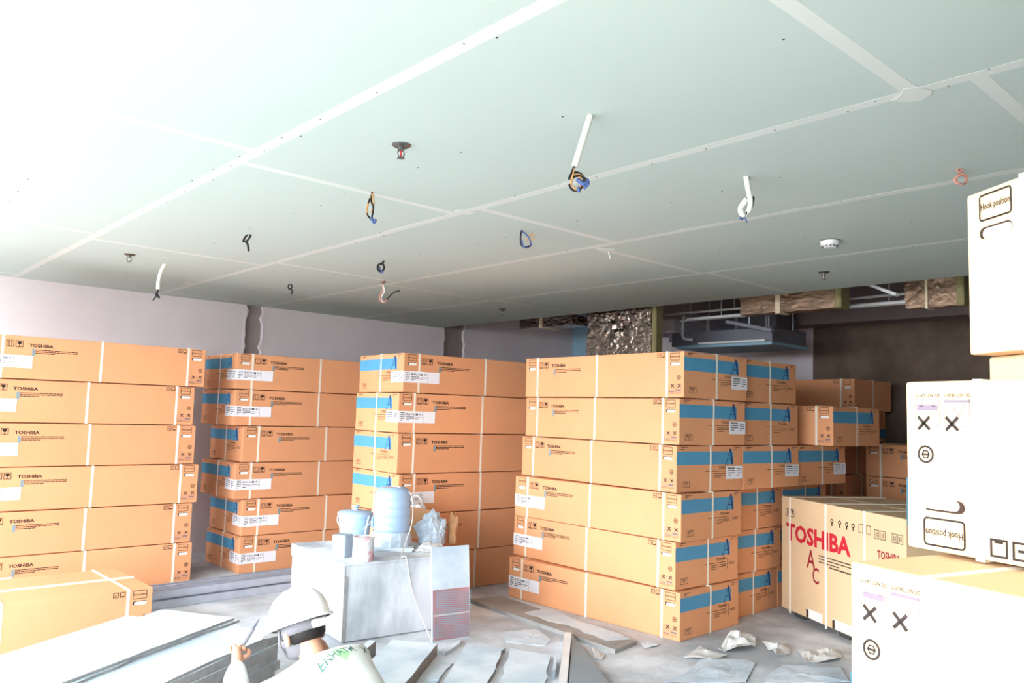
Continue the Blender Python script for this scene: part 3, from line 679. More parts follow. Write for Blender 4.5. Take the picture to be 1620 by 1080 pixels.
# thin torn slivers
def sliver(px, z, t, label, cat='offcut', m='gyp'):
    mb = MB(); P = [onz(u, v, z) for u, v in px]
    if sum((P[i].x * P[(i + 1) % len(P)].y - P[(i + 1) % len(P)].x * P[i].y) for i in range(len(P))) < 0: P.reverse()
    mb.prism(P, t); return tag(mb.build('gypsum_offcut', m), label, cat, 'offcuts on the floor')
sliver([(694, 1029), (730, 1010), (727, 1017), (704, 1033)], .02, .02, 'thin curled gypsum sliver at the foot of the leaning board')
sliver([(682, 1068), (684, 1064), (698, 1067), (694, 1074), (678, 1074)], .026, .012, 'small pale gypsum chip between the strips')
sliver([(876, 1040), (881, 1036), (880, 1056), (875, 1062)], .05, .05, 'upright gypsum splinter beside the ragged strip')
# standing white channel and grey offcut
ca, cb = onz(899, 1003, 0), onz(890, 1082, .05); dv = (Vector((cb.x, cb.y, 0)) - ca).normalized()
channel('steel_channel', ca + dv * .16, ca + dv * 1.5, .05, .055, 'steelw', 'white steel channel lying open side down among the gypsum strips', 'loose channels', flip=True)
g0 = onz(906, 1006, .02); g1 = onz(962, 1080, .012); e = (g1 - g0).normalized(); q = Vector((g0.x, g0.y, 0))
side = Vector((-e.y, e.x, 0)); side = side if side.dot(Vector((ROT @ Vector((-1, 0, 0))))) > 0 else -side
g2 = q + e * 1.2; g3 = ca + dv * 1.25 + side * -.035
P = [Vector((q.x, q.y, .03)), Vector((g2.x, g2.y, .02)), Vector((g3.x, g3.y, .06))]
if (P[1] - P[0]).cross(P[2] - P[0]).z < 0: P.reverse()
tag(MB().prism(P, .0125).build('gypsum_offcut', 'bluegrey'), 'grey triangular sheet propped against the white channel', 'offcut', 'offcuts on the floor')
# plaster-smeared plank before the middle stack
r = empty('plank', (4.1, 3.5, 0))
P = [onz(u, v, .028) for u, v in ((742, 947), (796, 943), (1008, 1013), (973, 1027))]
if (P[1] - P[0]).cross(P[2] - P[0]).z < 0: P.reverse()
loc = Vector((4.1, 3.5, 0)); MB().prism([p - loc for p in P], .028).build('plank_board', 'plankgrey', r)
rp = random.Random(4); a, b, c_, d_ = [onz(u, v, .029) for u, v in ((832, 968), (862, 962), (1003, 1010), (962, 1012))]
pts = []
for k in range(13): pts.append(a.lerp(d_, k / 12) + Vector((rp.uniform(-.03, .03), 0, 0)))
for k in range(13): pts.append(c_.lerp(b, k / 12) + Vector((rp.uniform(-.02, .01), 0, 0)))
if sum((pts[i].x * pts[(i + 1) % 26].y - pts[(i + 1) % 26].x * pts[i].y) for i in range(26)) < 0: pts.reverse()
MB().prism([p - loc for p in pts], .004).build('plaster_smear', 'gyp', r)
tag(r, 'flat grey plank smeared with white plaster before the middle stacks', 'plank')
# crumpled paper and scraps on the floor
def scrap(px, label, seed, z=.03, m='paper', cat='paper scrap'):
    rr = random.Random(seed); P = [onz(u, v, 0) for u, v in px]; cen = sum(P, Vector()) / len(P); bm = bmesh.new()
    n = len(P); ringsV = []
    for f in (1, .8, .6, .4, .2):
        ring = []
        for k in range(n * 3):
            a = P[k // 3].lerp(P[(k // 3 + 1) % n], (k % 3) / 3); q = cen.lerp(a, f); hgt = z * (noise.noise(Vector((q.x * 9, q.y * 9, seed))) * .9 + .55) * (1 - .5 * f)
            ring.append(bm.verts.new((q.x, q.y, max(hgt, .002) + .001)))
        ringsV.append(ring)
    cv = bm.verts.new((cen.x, cen.y, z * .8)); m3 = n * 3
    for a, b in zip(ringsV, ringsV[1:]):
        for k in range(m3): bm.faces.new((a[k], a[(k + 1) % m3], b[(k + 1) % m3], b[k]))
    for k in range(m3): bm.faces.new((ringsV[-1][k], ringsV[-1][(k + 1) % m3], cv))
    bmesh.ops.recalc_face_normals(bm, faces=bm.faces[:])
    ex = bmesh.ops.extrude_face_region(bm, geom=bm.faces[:])
    for v in [g for g in ex['geom'] if isinstance(g, bmesh.types.BMVert)]: v.co.z = max(v.co.z - .003, .0)
    bmesh.ops.recalc_face_normals(bm, faces=bm.faces[:])
    me = bpy.data.meshes.new('paper_scrap'); bm.to_mesh(me); bm.free(); me.materials.append(M[m])
    return tag(link('paper_scrap', me), label, cat, 'scraps on the floor')
scrap([(1136, 1030), (1150, 1018), (1163, 1008), (1180, 1010), (1195, 1020), (1196, 1028), (1165, 1034)], 'crumpled white paper on the floor between middle stack and large carton', 3, .13)
scrap([(1082, 1042), (1108, 1026), (1128, 1033), (1150, 1039), (1126, 1046)], 'flat grey torn paper beside the crumpled white paper', 4, .05)
scrap([(1205, 1018), (1245, 1022), (1250, 1036), (1228, 1042), (1222, 1034)], 'small ragged paper lump before the large carton', 5, .07)
scrap([(1262, 1030), (1320, 1028), (1332, 1040), (1325, 1047), (1275, 1050)], 'rounded pale cardboard flap lying before the large carton', 6, .05)
scrap([(1085, 1066), (1110, 1042), (1180, 1044), (1195, 1050), (1180, 1080), (1050, 1080)], 'wide plaster-white paper sheet on the floor near the scraps', 7, .015, 'gyp')
scrap([(1212, 1070), (1240, 1052), (1330, 1056), (1345, 1080), (1210, 1080)], 'white dust sheet on the floor before the pale stack', 8, .015, 'gyp')
scrap([(796, 1000), (850, 996), (872, 1012), (862, 1022), (800, 1016)], 'thin white plaster sheet on the floor behind the ragged strip', 9, .012, 'gyp')
scrap([(936, 1026), (958, 1036), (953, 1045), (940, 1042)], 'small white torn corner beside the grey triangular sheet', 10, .03)
scrap([(1010, 1015), (1032, 1014), (1042, 1022), (1020, 1026)], 'small plaster crumb pile at the foot of the middle stack', 11, .02, 'gyp')

# ------------------------------------------------------------------ things on the ceiling
RT = ROT @ Vector((1, 0, 0)); DN = ROT @ Vector((0, 1, 0)); FW = ROT @ Vector((0, 0, 1))
def hang(u, v, path, wob=.0):                          # polyline in picture offsets turned into metres at the anchor's own distance
    p = onz(u, v, ZC); d = depth(p) / FPX; rr = random.Random(int(u)); out = []
    for k, (a, b) in enumerate(path): out.append(p + RT * ((a - u) * d) + Vector((0, 0, -1)) * ((b - v) * d * 1.02) + Vector((FW.x, FW.y, 0)) * rr.uniform(-wob, wob))
    return out
def drop(u, v, name, label, cat, parts, group='cables hanging from the ceiling'):
    p = onz(u, v, ZC); r = empty(name, p)
    for nm, m, rad, path in parts:
        pts = hang(u, v, path, .008); pts = spl(pts, 5) if len(pts) > 2 else pts
        MB().tube([q - p for q in pts], rad, 7).build(nm, m, r, smooth=True)
    return tag(r, label, cat, group)
def coil(cx, cy, rx, ry, a0, a1, n=10): return [(cx + rx * math.cos(math.radians(a0 + (a1 - a0) * k / n)), cy + ry * math.sin(math.radians(a0 + (a1 - a0) * k / n))) for k in range(n + 1)]
drop(934, 183, 'conduit_drop', 'long white conduit slanting from the ceiling with coiled wires and blue tape', 'conduit', [
    ('conduit', 'conduit', .0125, [(935, 180), (923, 222), (911, 264)]), ('wire', 'black', .0045, [(911, 262), (906, 275)] + coil(914, 287, 12, 14, 190, 520)), ('wire', 'orange', .004, [(910, 264), (909, 274)] + coil(917, 288, 10, 12, 180, 500)),
    ('wire', 'black', .004, coil(918, 289, 13, 10, 200, 400)), ('wire', 'orange', .004, coil(914, 290, 8, 12, 160, 420)), ('tape_end', 'bluew', .008, [(916, 284), (924, 292), (932, 290)]), ('tape_end', 'bluew', .006, [(918, 297), (919, 304)]), ('tape_end', 'bluew', .005, [(926, 299), (933, 292), (931, 284)])])
drop(1180, 280, 'conduit_drop', 'short white conduit folded back on itself beside the smoke detector', 'conduit', [
    ('conduit', 'conduit', .0125, [(1180, 277), (1184, 300), (1187, 318), (1186, 330), (1180, 340), (1173, 338), (1173, 328), (1181, 315)]), ('wire', 'black', .0045, [(1187, 316), (1192, 312), (1190, 326), (1184, 338), (1176, 344), (1171, 338), (1174, 332)]), ('wire', 'black', .0045, [(1186, 318), (1184, 330), (1178, 342), (1172, 340)]),
    ('tape_end', 'bluew', .005, [(1170, 345), (1176, 347)]), ('wire', 'bluew', .003, [(1178, 342), (1182, 352)])])
drop(262, 418, 'conduit_drop', 'curved white conduit near the pale wall with black wire tails', 'conduit', [
    ('conduit', 'conduit', .0145, [(262, 416), (256, 428), (253, 442), (253, 457)]), ('wire', 'black', .007, [(254, 455), (252, 464), (256, 470), (250, 466), (253, 460)]), ('wire', 'black', .005, [(252, 466), (246, 475)])])
drop(589, 304, 'cable_drop', 'long loop of orange and black wires hanging with taped ends', 'cable', [
    ('wire', 'orange', .005, [(590, 302), (587, 312), (582, 328), (583, 340), (590, 346)]), ('wire', 'black', .005, [(589, 302), (588, 318), (592, 328), (590, 342), (588, 348)]), ('wire', 'orange', .0045, [(589, 306), (592, 322), (589, 336)]), ('wire', 'black', .0045, [(586, 314), (581, 332), (586, 344), (593, 347)]), ('tape_end', 'bluew', .007, [(590, 344), (593, 352), (597, 347)])])
drop(396, 371, 'cable_drop', 'black wire knotted in a loop with a straight tail', 'cable', [
    ('wire', 'black', .0065, [(398, 369), (392, 370), (387, 377), (386, 382), (391, 381), (396, 374), (394, 370)]), ('wire', 'black', .007, [(390, 380), (393, 388), (395, 397)])])
drop(607, 412, 'cable_drop', 'tight coil of blue-black wire just above the twisted pale wire', 'cable', [
    ('wire', 'black', .0075, [(608, 410), (605, 416)] + coil(603, 423, 5, 6, 270, 640)), ('tape_end', 'bluew', .006, [(600, 421), (604, 431), (607, 428)])])
drop(610, 443, 'cable_drop', 'long twisted pale orange wire curling up to a black tip', 'cable', [
    ('wire', 'copper', .0065, [(610, 441), (605, 449), (607, 458), (602, 468), (603, 475), (609, 477), (615, 472)]), ('wire', 'black', .0055, [(613, 474), (620, 466), (626, 461), (633, 460)]), ('wire', 'white', .005, [(605, 448), (609, 460), (604, 470), (608, 478)]), ('wire', 'black', .008, [(609, 445), (604, 448)])])
drop(826, 364, 'cable_drop', 'open loop of blue wires with bare orange ends', 'cable', [
    ('wire', 'black', .005, [(826, 362), (824, 372), (825, 386), (830, 390), (840, 389)]), ('wire', 'bluew', .005, [(826, 366), (832, 370), (838, 378), (840, 388), (830, 391), (826, 380)]), ('wire', 'orange', .005, [(834, 380), (840, 372), (845, 370)]), ('wire', 'orange', .004, [(836, 381), (843, 378), (847, 374)])])
drop(1519, 267, 'cable_drop', 'bare copper-pink wire rolled in a ring', 'cable', [
    ('wire', 'copper', .0042, [(1519, 265), (1521, 270), (1517, 276)] + coil(1520, 285, 10, 7, 200, 560)), ('wire', 'copper', .0036, coil(1519, 268, 4, 3, 0, 330, 6)), ('wire', 'copper', .004, coil(1521, 284, 9, 8, 150, 470))])
drop(459, 449, 'cable_drop', 'short knotted black wire close above the dark wall strip', 'cable', [
    ('wire', 'black', .006, [(457, 447)] + coil(459, 453, 3, 4, 250, 600, 7)), ('wire', 'black', .006, [(460, 456), (463, 461), (461, 465)])])
def sprinkler(u, v, label, bulb='red'):
    p = onz(u, v, ZC); r = empty('sprinkler', p)
    MB().lathe([(.001, -.012), (.03, -.01), (.04, -.003), (.04, 0)], 20).build('escutcheon', 'chrome', r, smooth='auto')
    MB().lathe([(.012, -.026), (.012, -.008)], 10).build('nozzle', 'chrome', r)
    for s in (-1, 1): MB().tube([(s * .011, 0, -.022), (s * .017, 0, -.036), (s * .012, 0, -.05), (0, 0, -.056)], .003).build('yoke_arm', 'chrome', r)
    MB().tube([(0, 0, -.026), (0, 0, -.05)], .0035).build('glass_bulb', bulb, r)
    MB().lathe([(.002, -.06), (.017, -.058), (.017, -.056), (.002, -.0555)], 12).build('deflector', 'chrome', r)
    return tag(r, label, 'sprinkler', 'ceiling sprinklers')
sprinkler(635, 229, 'sprinkler head with red bulb between the looped cable and the slanting conduit')
sprinkler(205, 402, 'sprinkler head near the curved conduit by the pale wall', 'white')
sprinkler(795, 489, 'sprinkler head near the foil patch at the ceiling edge', 'white')
sprinkler(1303, 430, 'sprinkler head just behind the smoke detector', 'white')
p = onz(1313, 380, ZC); r = empty('smoke_detector', p)
MB().lathe([(.05, -.006), (.054, 0)], 24).build('base_plate', 'rubber', r)
HS = MB().lathe([(.02, -.046), (.036, -.044), (.042, -.034), (.053, -.03), (.055, -.006)], 28).build('housing', 'white', r, smooth='auto')
for k in range(12):
    a = 2 * math.pi * k / 12; mm = MB(); mm.box((.0405, -.006, -.041), (.0445, .006, -.036), zrot(a)); mm.build('vent_slot', 'black', HS)
tag(r, 'round white smoke detector on the green ceiling board', 'smoke detector')
o = MB(); p = onz(963, 398, ZC); o.tube([p, p + Vector((0, 0, -.02)) + RT * .004, p + Vector((0, 0, -.045)) + RT * .012], .006, 5)
tag(o.build('tape_end', 'jtape'), 'loose end of joint tape dangling from the ceiling', 'tape')

# ------------------------------------------------------------------ services beyond the ceiling edge
def crinkled(name, a, b, m, parent, amp=.012, n=14, seed=0, T=None):
    """closed box with a crinkled skin"""
    bm = bmesh.new(); bmesh.ops.create_cube(bm, size=1); bmesh.ops.subdivide_edges(bm, edges=bm.edges[:], cuts=n, use_grid_fill=True)
    a, b = Vector(a), Vector(b); c = (a + b) / 2; s = b - a
    for v in bm.verts:
        p = Vector((c.x + v.co.x * s.x, c.y + v.co.y * s.y, c.z + v.co.z * s.z)); q = p * 9 + Vector((seed, 0, 0))
        dd = noise.noise(q) * .6 + abs(noise.noise(q * 2.7)) * .9 - .3
        p += (p - c).normalized() * amp * dd * 2; v.co = T @ p if T else p
    me = bpy.data.meshes.new(name); bm.to_mesh(me); bm.free(); me.materials.append(M[m]); return link(name, me, parent)
x = 6.5
q0 = onx(928, 556, x); q1 = onx(1036, 556, x); q2 = onx(930, 486, x)
r = empty('foil_duct_drop', ((x + .07), (q0.y + q1.y) / 2, q0.z - .1))
L0 = r.location
crinkled('foil_skin', Vector((x, q1.y + .05, q0.z - .25)) - L0, Vector((x + .14, q0.y, 2.95)) - L0, 'foil', r, .02, 30, 2)
MB().box(Vector((x + .01, q1.y, q0.z - .22)) - L0, Vector((x + .13, q1.y + .06, 2.95)) - L0).build('insulation_layer', 'insul', r, bevel=.01)
MB().box(Vector((x - .02, q1.y + .06, 2.62)) - L0, Vector((x + .14, q0.y, 2.66)) - L0).build('duct_tape', 'foil', r)
for s in (.03, .11): MB().tube([Vector((x + s, q0.y - .1, 2.94)) - L0, Vector((x + s, q0.y - .1, 3.3)) - L0], .006).build('hanger_rod', 'steel', r)
tag(r, 'shiny crumpled foil-wrapped duct dropping behind the middle stack', 'duct', 'foil ducts')
def foil_duct(px0, px1, x, hgt, label, m='foilb', dep=.16, end=True, rods=True):
    a = onx(*px0, x); b = onx(*px1, x); y0, y1 = min(a.y, b.y), max(a.y, b.y); z = (a.z + b.z) / 2
    r = empty('foil_duct', (x + dep / 2, (y0 + y1) / 2, z)); L0 = r.location
    crinkled('foil_skin', Vector((x, y0, z)) - L0, Vector((x + dep, y1, z + hgt)) - L0, m, r, .01, 22, x + y0)
    if end: MB().box(Vector((x - .006, y0 - .05, z - .004)) - L0, Vector((x + dep + .006, y0 + .01, z + hgt)) - L0).build('insulation_collar', 'insul', r, bevel=.01)
    MB().box(Vector((x - .012, y0 + (y1 - y0) * .55, z - .012)) - L0, Vector((x + dep, y0 + (y1 - y0) * .6, z + hgt)) - L0).build('duct_tape', 'tape', r)
    for yy in (y0 + .1, y1 - .1): MB().tube([Vector((x + dep / 2, yy, z + hgt * .9)) - L0, Vector((x + dep / 2, yy, 3.3)) - L0], .006).build('hanger_rod', 'steel', r)
    return tag(r, label, 'duct', 'foil ducts')
foil_duct((1170, 499), (1322, 486), 6.75, .24, 'brownish foil duct running along the ceiling edge with cut insulated end')
foil_duct((1432, 484), (1515, 487), 6.9, .34, 'dull foil duct end beside the upright pale carton', dep=.12)
foil_duct((822, 519), (905, 514), 6.9, .12, 'dark glossy foil duct between the ceiling edge and the plaster wall', 'foil', .3, False)
# straight pipes and tray
def run(name, px0, px1, x, rad, m, label, cat, group, ya=None, yb=None):
    a, b = onx(*px0, x), onx(*px1, x); y0, y1 = min(a.y, b.y), max(a.y, b.y); z = (a.z + b.z) / 2
    y0 = ya if ya is not None else y0; y1 = yb if yb is not None else y1
    r = empty(name, (x, y0, z)); MB().tube([(0, 0, 0), (0, y1 - y0, 0)], rad, 8).build('pipe_run', m, r, smooth='auto')
    for k in range(3): y = (y1 - y0) * (k + .5) / 3; MB().tube([(0, y, rad), (0, y, 3.3 - z)], .005).build('hanger_rod', 'steel', r)
    return tag(r, label, cat, group)
run('service_pipe', (1040, 497), (1525, 459), 7.34, .013, 'pipe', 'upper thin white pipe running along behind the foil ducts', 'pipe', 'service pipes', 0.2, 5.6)
run('service_pipe', (1100, 508), (1525, 469), 7.36, .013, 'pipe', 'middle thin white pipe running along behind the foil ducts', 'pipe', 'service pipes', 0.2, 5.4)
run('service_pipe', (1230, 493), (1450, 476), 7.2, .016, 'pipe', 'lower white pipe running along before the concrete beam', 'pipe', 'service pipes', 2.6, 5.2)
a, b = onx(1372, 452, 6.6), onx(1418, 469, 6.6)
channel('ceiling_channel', a, b, .05, .03, 'pipe', 'bright white ceiling channel hanging askew between the foil ducts', None)
MB().tube([a + Vector((.02, 0, .02)), Vector((a.x + .02, a.y, 3.3))], .003).build('hanger_wire', 'steel', bpy.data.objects['ceiling_channel']) if 0 else None
# hanging grey air handling unit
X0 = 7.5
a, b = onx(1062, 553, X0), onx(1222, 553, X0); top = onx(1140, 522, X0)
r = empty('air_unit', (X0 + .35, (a.y + b.y) / 2, a.z)); L0 = r.location
MB().box(Vector((X0, b.y, a.z + .03)) - L0, Vector((X0 + .7, a.y, top.z)) - L0).build('casing', 'duct', r, bevel=.008)
MB().box(Vector((X0 - .05, b.y - .02, a.z)) - L0, Vector((X0 + .72, a.y - .1, a.z + .035)) - L0).build('drain_pan', 'palebluep', r, bevel=.006)
MB().box(Vector((X0 - .12, b.y + .02, a.z + .03)) - L0, Vector((X0 - .0, a.y - .45, a.z + .05)) - L0).build('flange', 'white', r)
for yy in (b.y + .1, a.y - .1):
    for xx in (X0 + .1, X0 + .6): MB().tube([Vector((xx, yy, top.z - .01)) - L0, Vector((xx, yy, 3.3)) - L0], .007).build('hanger_rod', 'steel', r)
pp = [onx(u, v, X0 - .06) for u, v in ((1082, 500), (1080, 520), (1082, 535), (1096, 537))]
MB().tube([q - L0 for q in spl(pp, 4)], .018, 8).build('drain_pipe', 'pipe', r, smooth=True)
MB().box(onx(1045, 525, X0 - .02) - L0, onx(1066, 504, X0 - .02) - L0 + Vector((.15, 0, 0))).build('control_box', 'white', r, bevel=.01)
tag(r, 'grey hanging air unit with pale pan beyond the foil drop', 'air unit')
# second flat duct and brace
a, b = onx(1120, 540, 8.3), onx(1228, 512, 8.3)
r = empty('sheet_duct', (8.45, (a.y + b.y) / 2, b.z)); L0 = r.location
MB().box(Vector((8.3, b.y, a.z + .02)) - L0, Vector((8.75, a.y + .6, a.z + .3)) - L0).build('duct_body', 'duct', r, bevel=.01)
for k in range(3): MB().box(Vector((8.28, b.y + .1 + k * .4, a.z + .0)) - L0, Vector((8.77, b.y + .13 + k * .4, a.z + .32)) - L0).build('duct_flange', 'steel', r)
for yy in (b.y + .2, a.y + .4): MB().tube([Vector((8.5, yy, a.z + .28)) - L0, Vector((8.5, yy, 3.3)) - L0], .006).build('hanger_rod', 'steel', r)
tag(r, 'grey sheet metal duct behind the hanging air unit', 'duct')
a, b = onx(1150, 512, 7.05), onx(1222, 526, 7.05)
o = channel('support_rail', a, b, .06, .04, 'duct', 'slanting grey support rail above the air unit', None)
MB().tube([(a + b) / 2 + Vector((0, 0, .02)), Vector(((a.x + b.x) / 2, (a.y + b.y) / 2, 3.3))], .006).build('hanger_rod', 'steel', o)
o = bpy.data.objects['ceiling_channel']; q = onx(1372, 452, 6.6); MB().tube([q + Vector((0, -.02, .01)), Vector((q.x, q.y - .02, 3.3))], .003).build('hanger_wire', 'steel', o)

# ------------------------------------------------------------------ the worker
def skin(vs, es, rad, root=0, sub=2):
    me = bpy.data.meshes.new('sk'); me.from_pydata(vs, es, []); o = bpy.data.objects.new('sk', me); COL.objects.link(o)
    m = o.modifiers.new('s', 'SKIN'); m.use_smooth_shade = True
    for i, v in enumerate(me.skin_vertices[0].data):
        r = rad[i]; v.radius = r if isinstance(r, tuple) else (r, r); v.use_root = i == root
    s = o.modifiers.new('u', 'SUBSURF'); s.levels = sub; s.render_levels = sub
    dg = bpy.context.evaluated_depsgraph_get(); dg.update(); out = bpy.data.meshes.new_from_object(o.evaluated_get(dg))
    bpy.data.objects.remove(o, do_unlink=True); return out
HC = atd(478, 1003, 3.4)                                # centre of the skull
left = ROT @ Vector((-1, 0, 0)); away = Vector((FW.x, FW.y, 0)).normalized(); left = Vector((left.x, left.y, 0)).normalized()
Fd = (left * .82 + away * .57).normalized(); Ld = Vector((0, 0, 1)).cross(Fd)
HF = .44
O = Vector((HC.x, HC.y, 0)) - Fd * HF
r = empty('person', O); hz = HC.z
WM = Matrix((Fd, Ld, Vector((0, 0, 1)))).transposed()
def P3(f, l, z): return tuple(WM @ Vector((f, l, z)))
J = {}; vs = []; es = []; rad = []
def jn(n, f, l, z, rd, par=None):
    J[n] = len(vs); vs.append(P3(f, l, z)); rad.append(rd)
    if par: es.append((J[par], J[n]))
jn('pelvis', 0, 0, .24, (.13, .11)); jn('waist', .1, 0, .33, (.125, .1), 'pelvis'); jn('chest', .21, 0, .43, (.14, .105), 'waist'); jn('upper', .29, 0, hz - .14, (.11, .08), 'chest')
jn('neck', .345, 0, hz - .085, .052, 'upper'); jn('neck2', .385, 0, hz - .045, .05, 'neck')
jn('skull1', .415, 0, hz - .02, .07, 'neck2'); jn('skull2', .445, 0, hz + .02, (.088, .09), 'skull1'); jn('skull3', .46, 0, hz + .06, (.08, .084), 'skull2')
jn('jaw', .49, 0, hz - .05, (.045, .05), 'skull1'); jn('chin', .52, 0, hz - .075, .03, 'jaw')
HT = []
for s, n in ((1, 'l'), (-1, 'r')):
    jn(n + 'sh', .285, s * .16, hz - .16, .062, 'upper')
    if s > 0: el = (.50, .27, hz - .24); wr = (.66, .155, GZ + .075)
    else: el = (.42, -.3, hz - .3); wr = (.5, -.2, .4)
    m1 = [(a + b) / 2 for a, b in zip((.285, s * .16, hz - .16), el)]
    jn(n + 'ua', *m1, .05, n + 'sh'); jn(n + 'el', *el, .04, n + 'ua')
    m2 = [(a * .5 + b * .5) for a, b in zip(el, wr)]; jn(n + 'fa', *m2, .038, n + 'el'); jn(n + 'wr', *wr, (.026, .03), n + 'fa')
    hd = Vector(wr) - Vector(el); hd.normalize(); pm = Vector(wr) + hd * .05; jn(n + 'pm', *pm, (.024, .038), n + 'wr'); pe = Vector(wr) + hd * .085; jn(n + 'pe', *pe, (.018, .038), n + 'pm')
    HT.append((Vector(wr), hd, s))
    jn(n + 'hip', .02, s * .1, .23, .09, 'pelvis'); jn(n + 'th', .2, s * .17, .30, .075, n + 'hip'); jn(n + 'kn', .36, s * .2, .325, .058, n + 'th')
    jn(n + 'ca', .28, s * .17, .2, .055, n + 'kn'); jn(n + 'an', .16, s * .14, .085, .038, n + 'ca'); jn(n + 'heel', .15, s * .14, .045, .036, n + 'an'); jn(n + 'ball', .29, s * .155, .035, (.034, .04), n + 'heel'); jn(n + 'toe', .36, s * .165, .03, (.028, .036), n + 'ball')
body = skin(vs, es, rad, J['pelvis'])
bm = bmesh.new(); bm.from_mesh(body)
def addme(me):
    bm.from_mesh(me); bpy.data.meshes.remove(me)
for wr, hd, s in HT:                                   # fingers: four of unequal length and a thumb, curled round the knife / onto the sheet
    sd = Vector((0, 0, 1)).cross(hd).normalized(); dn = Vector((0, 0, -1)) - hd * Vector((0, 0, -1)).dot(hd); dn.normalize(); base = wr + hd * .085
    for k, (off, ln) in enumerate(((.028, .07), (.009, .078), (-.01, .072), (-.028, .058))):
        b0 = base + sd * off * s - hd * .01; fv = [b0, b0 + hd * ln * .42 + dn * .006, b0 + hd * ln * .72 + dn * .026, b0 + hd * ln * .78 + dn * .05]
        addme(skin([P3(*q) for q in fv], [(0, 1), (1, 2), (2, 3)], [.0095, .009, .0083, .007], 0, 2))
    t0 = wr + hd * .03 - sd * s * -.03; tv = [wr + hd * .03 + sd * s * .02 * -1, wr + hd * .055 - sd * s * .048 + dn * .008, wr + hd * .09 - sd * s * .05 + dn * .02, wr + hd * .11 - sd * s * .038 + dn * .03]
    addme(skin([P3(*q) for q in tv], [(0, 1), (1, 2), (2, 3)], [.013, .0115, .0105, .008], 0, 2))
body2 = bpy.data.meshes.new('body'); bm.to_mesh(body2); bm.free(); body2.materials.append(M['skin'])
for p_ in body2.polygons: p_.use_smooth = True
link('body', body2, r)
def sub(names, grow, m, nm, root, cuts=None, sub_=2):
    idx = {J[n]: i for i, n in enumerate(names)}; v2 = [vs[J[n]] for n in names]; e2 = [(idx[a], idx[b]) for a, b in es if a in idx and b in idx]
    g = grow if isinstance(grow, dict) else {}
    rd = []
    for n in names:
        q = rad[J[n]]; gg = g.get(n, grow if not isinstance(grow, dict) else .014); rd.append(tuple(x + gg for x in q) if isinstance(q, tuple) else q + gg)
    me = skin(v2, e2, rd, names.index(root), sub_); me.materials.clear(); me.materials.append(M[m])
    for v in me.vertices: v.co += Vector((noise.noise(v.co * 14), noise.noise(v.co * 14 + Vector((5, 0, 0))), noise.noise(v.co * 14 + Vector((0, 7, 0))))) * .007
    return link(nm, me, r)
shirt = sub(['pelvis', 'waist', 'chest', 'upper', 'neck', 'lsh', 'lua', 'lel', 'lfa', 'lwr', 'rsh', 'rua', 'rel', 'rfa', 'rwr'], {'neck': .012, 'lwr': .011, 'rwr': .011, 'pelvis': .03, 'waist': .032, 'chest': .022, 'upper': .026, 'lsh': .022, 'rsh': .022, 'lua': .022, 'rua': .022, 'lel': .022, 'rel': .022, 'lfa': .02, 'rfa': .02}, 'shirt', 'shirt', 'pelvis')
tmb = MB()
def blob(c, rr_): tmb.lathe([(max(math.sin(math.pi * k / 10), .02), -math.cos(math.pi * k / 10)) for k in range(11)], 20, Matrix.Translation(P3(*c)) @ WM.to_4x4() @ Matrix.Diagonal((*rr_, 1)))
blob((.0, 0, .235), (.15, .2, .14)); blob((.05, 0, .29), (.15, .165, .12))
for s_ in (1, -1):
    hp, kn, an = (.02, s_ * .1, .23), (.365, s_ * .2, .325), (.165, s_ * .14, .075)
    for p0, p1, r0, r1 in ((hp, kn, .112, .075), (kn, an, .075, .056)):
        q0, q1 = Vector(P3(*p0)), Vector(P3(*p1)); tmb.tube([q0.lerp(q1, k / 6) for k in range(7)], [r0 + (r1 - r0) * k / 6 + (.006 if k == 4 and r1 < .06 else 0) for k in range(7)], 18)
    blob(kn, (.077, .077, .077))
tb = bmesh.new(); q = tmb.mesh('tq', 'trousers'); tb.from_mesh(q); bpy.data.meshes.remove(q)
tm = bpy.data.meshes.new('trousers'); tb.to_mesh(tm); tb.free(); tm.materials.clear(); tm.materials.append(M['trousers'])
for v in tm.vertices: v.co += Vector((noise.noise(v.co * 14), noise.noise(v.co * 14 + Vector((5, 0, 0))), noise.noise(v.co * 14 + Vector((0, 7, 0))))) * .006
for p_ in tm.polygons: p_.use_smooth = True; p_.material_index = 0
link('trousers', tm, r)
for n in 'lr': sub([n + 'heel', n + 'ball', n + 'toe'], .008, 'shoe', 'shoe', n + 'heel')
# head details (frame of the bowed head)
Hp = Vector(P3(.44, 0, hz + .015)); tilt = math.radians(24)
hx = (Fd * math.cos(tilt) - Vector((0, 0, 1)) * math.sin(tilt)).normalized(); hy = Ld; hzv = hx.cross(hy)
HM = Matrix((hx, hy, hzv)).transposed().to_4x4(); HM.translation = Hp
for s in (1, -1):
    mb = MB(); mb.lathe([(.002, -.008), (.016, -.008), (.021, 0), (.021, .006), (.015, .01), (.01, .004), (.002, .002)], 14, HM @ Matrix.Translation((-.005, s * .09, -.02)) @ Matrix.Rotation(s * -math.pi / 2 + .0, 4, 'X') @ Matrix.Rotation(.35, 4, 'Y'), sx=.8, sy=1.45); mb.build('ear', 'skin', r, smooth=True)
    mb = MB(); mb.lathe([(.002, -.011), (.009, -.007), (.011, 0), (.009, .007), (.002, .011)], 10, HM @ Matrix.Translation((.083, s * .032, -.012))); mb.build('eye', 'eye', r, smooth=True)
MB().tube([HM @ Vector((.092, 0, -.0)), HM @ Vector((.108, 0, -.03)), HM @ Vector((.1, 0, -.042))], [.009, .014, .01], 8).build('nose', 'skin', r, smooth=True)
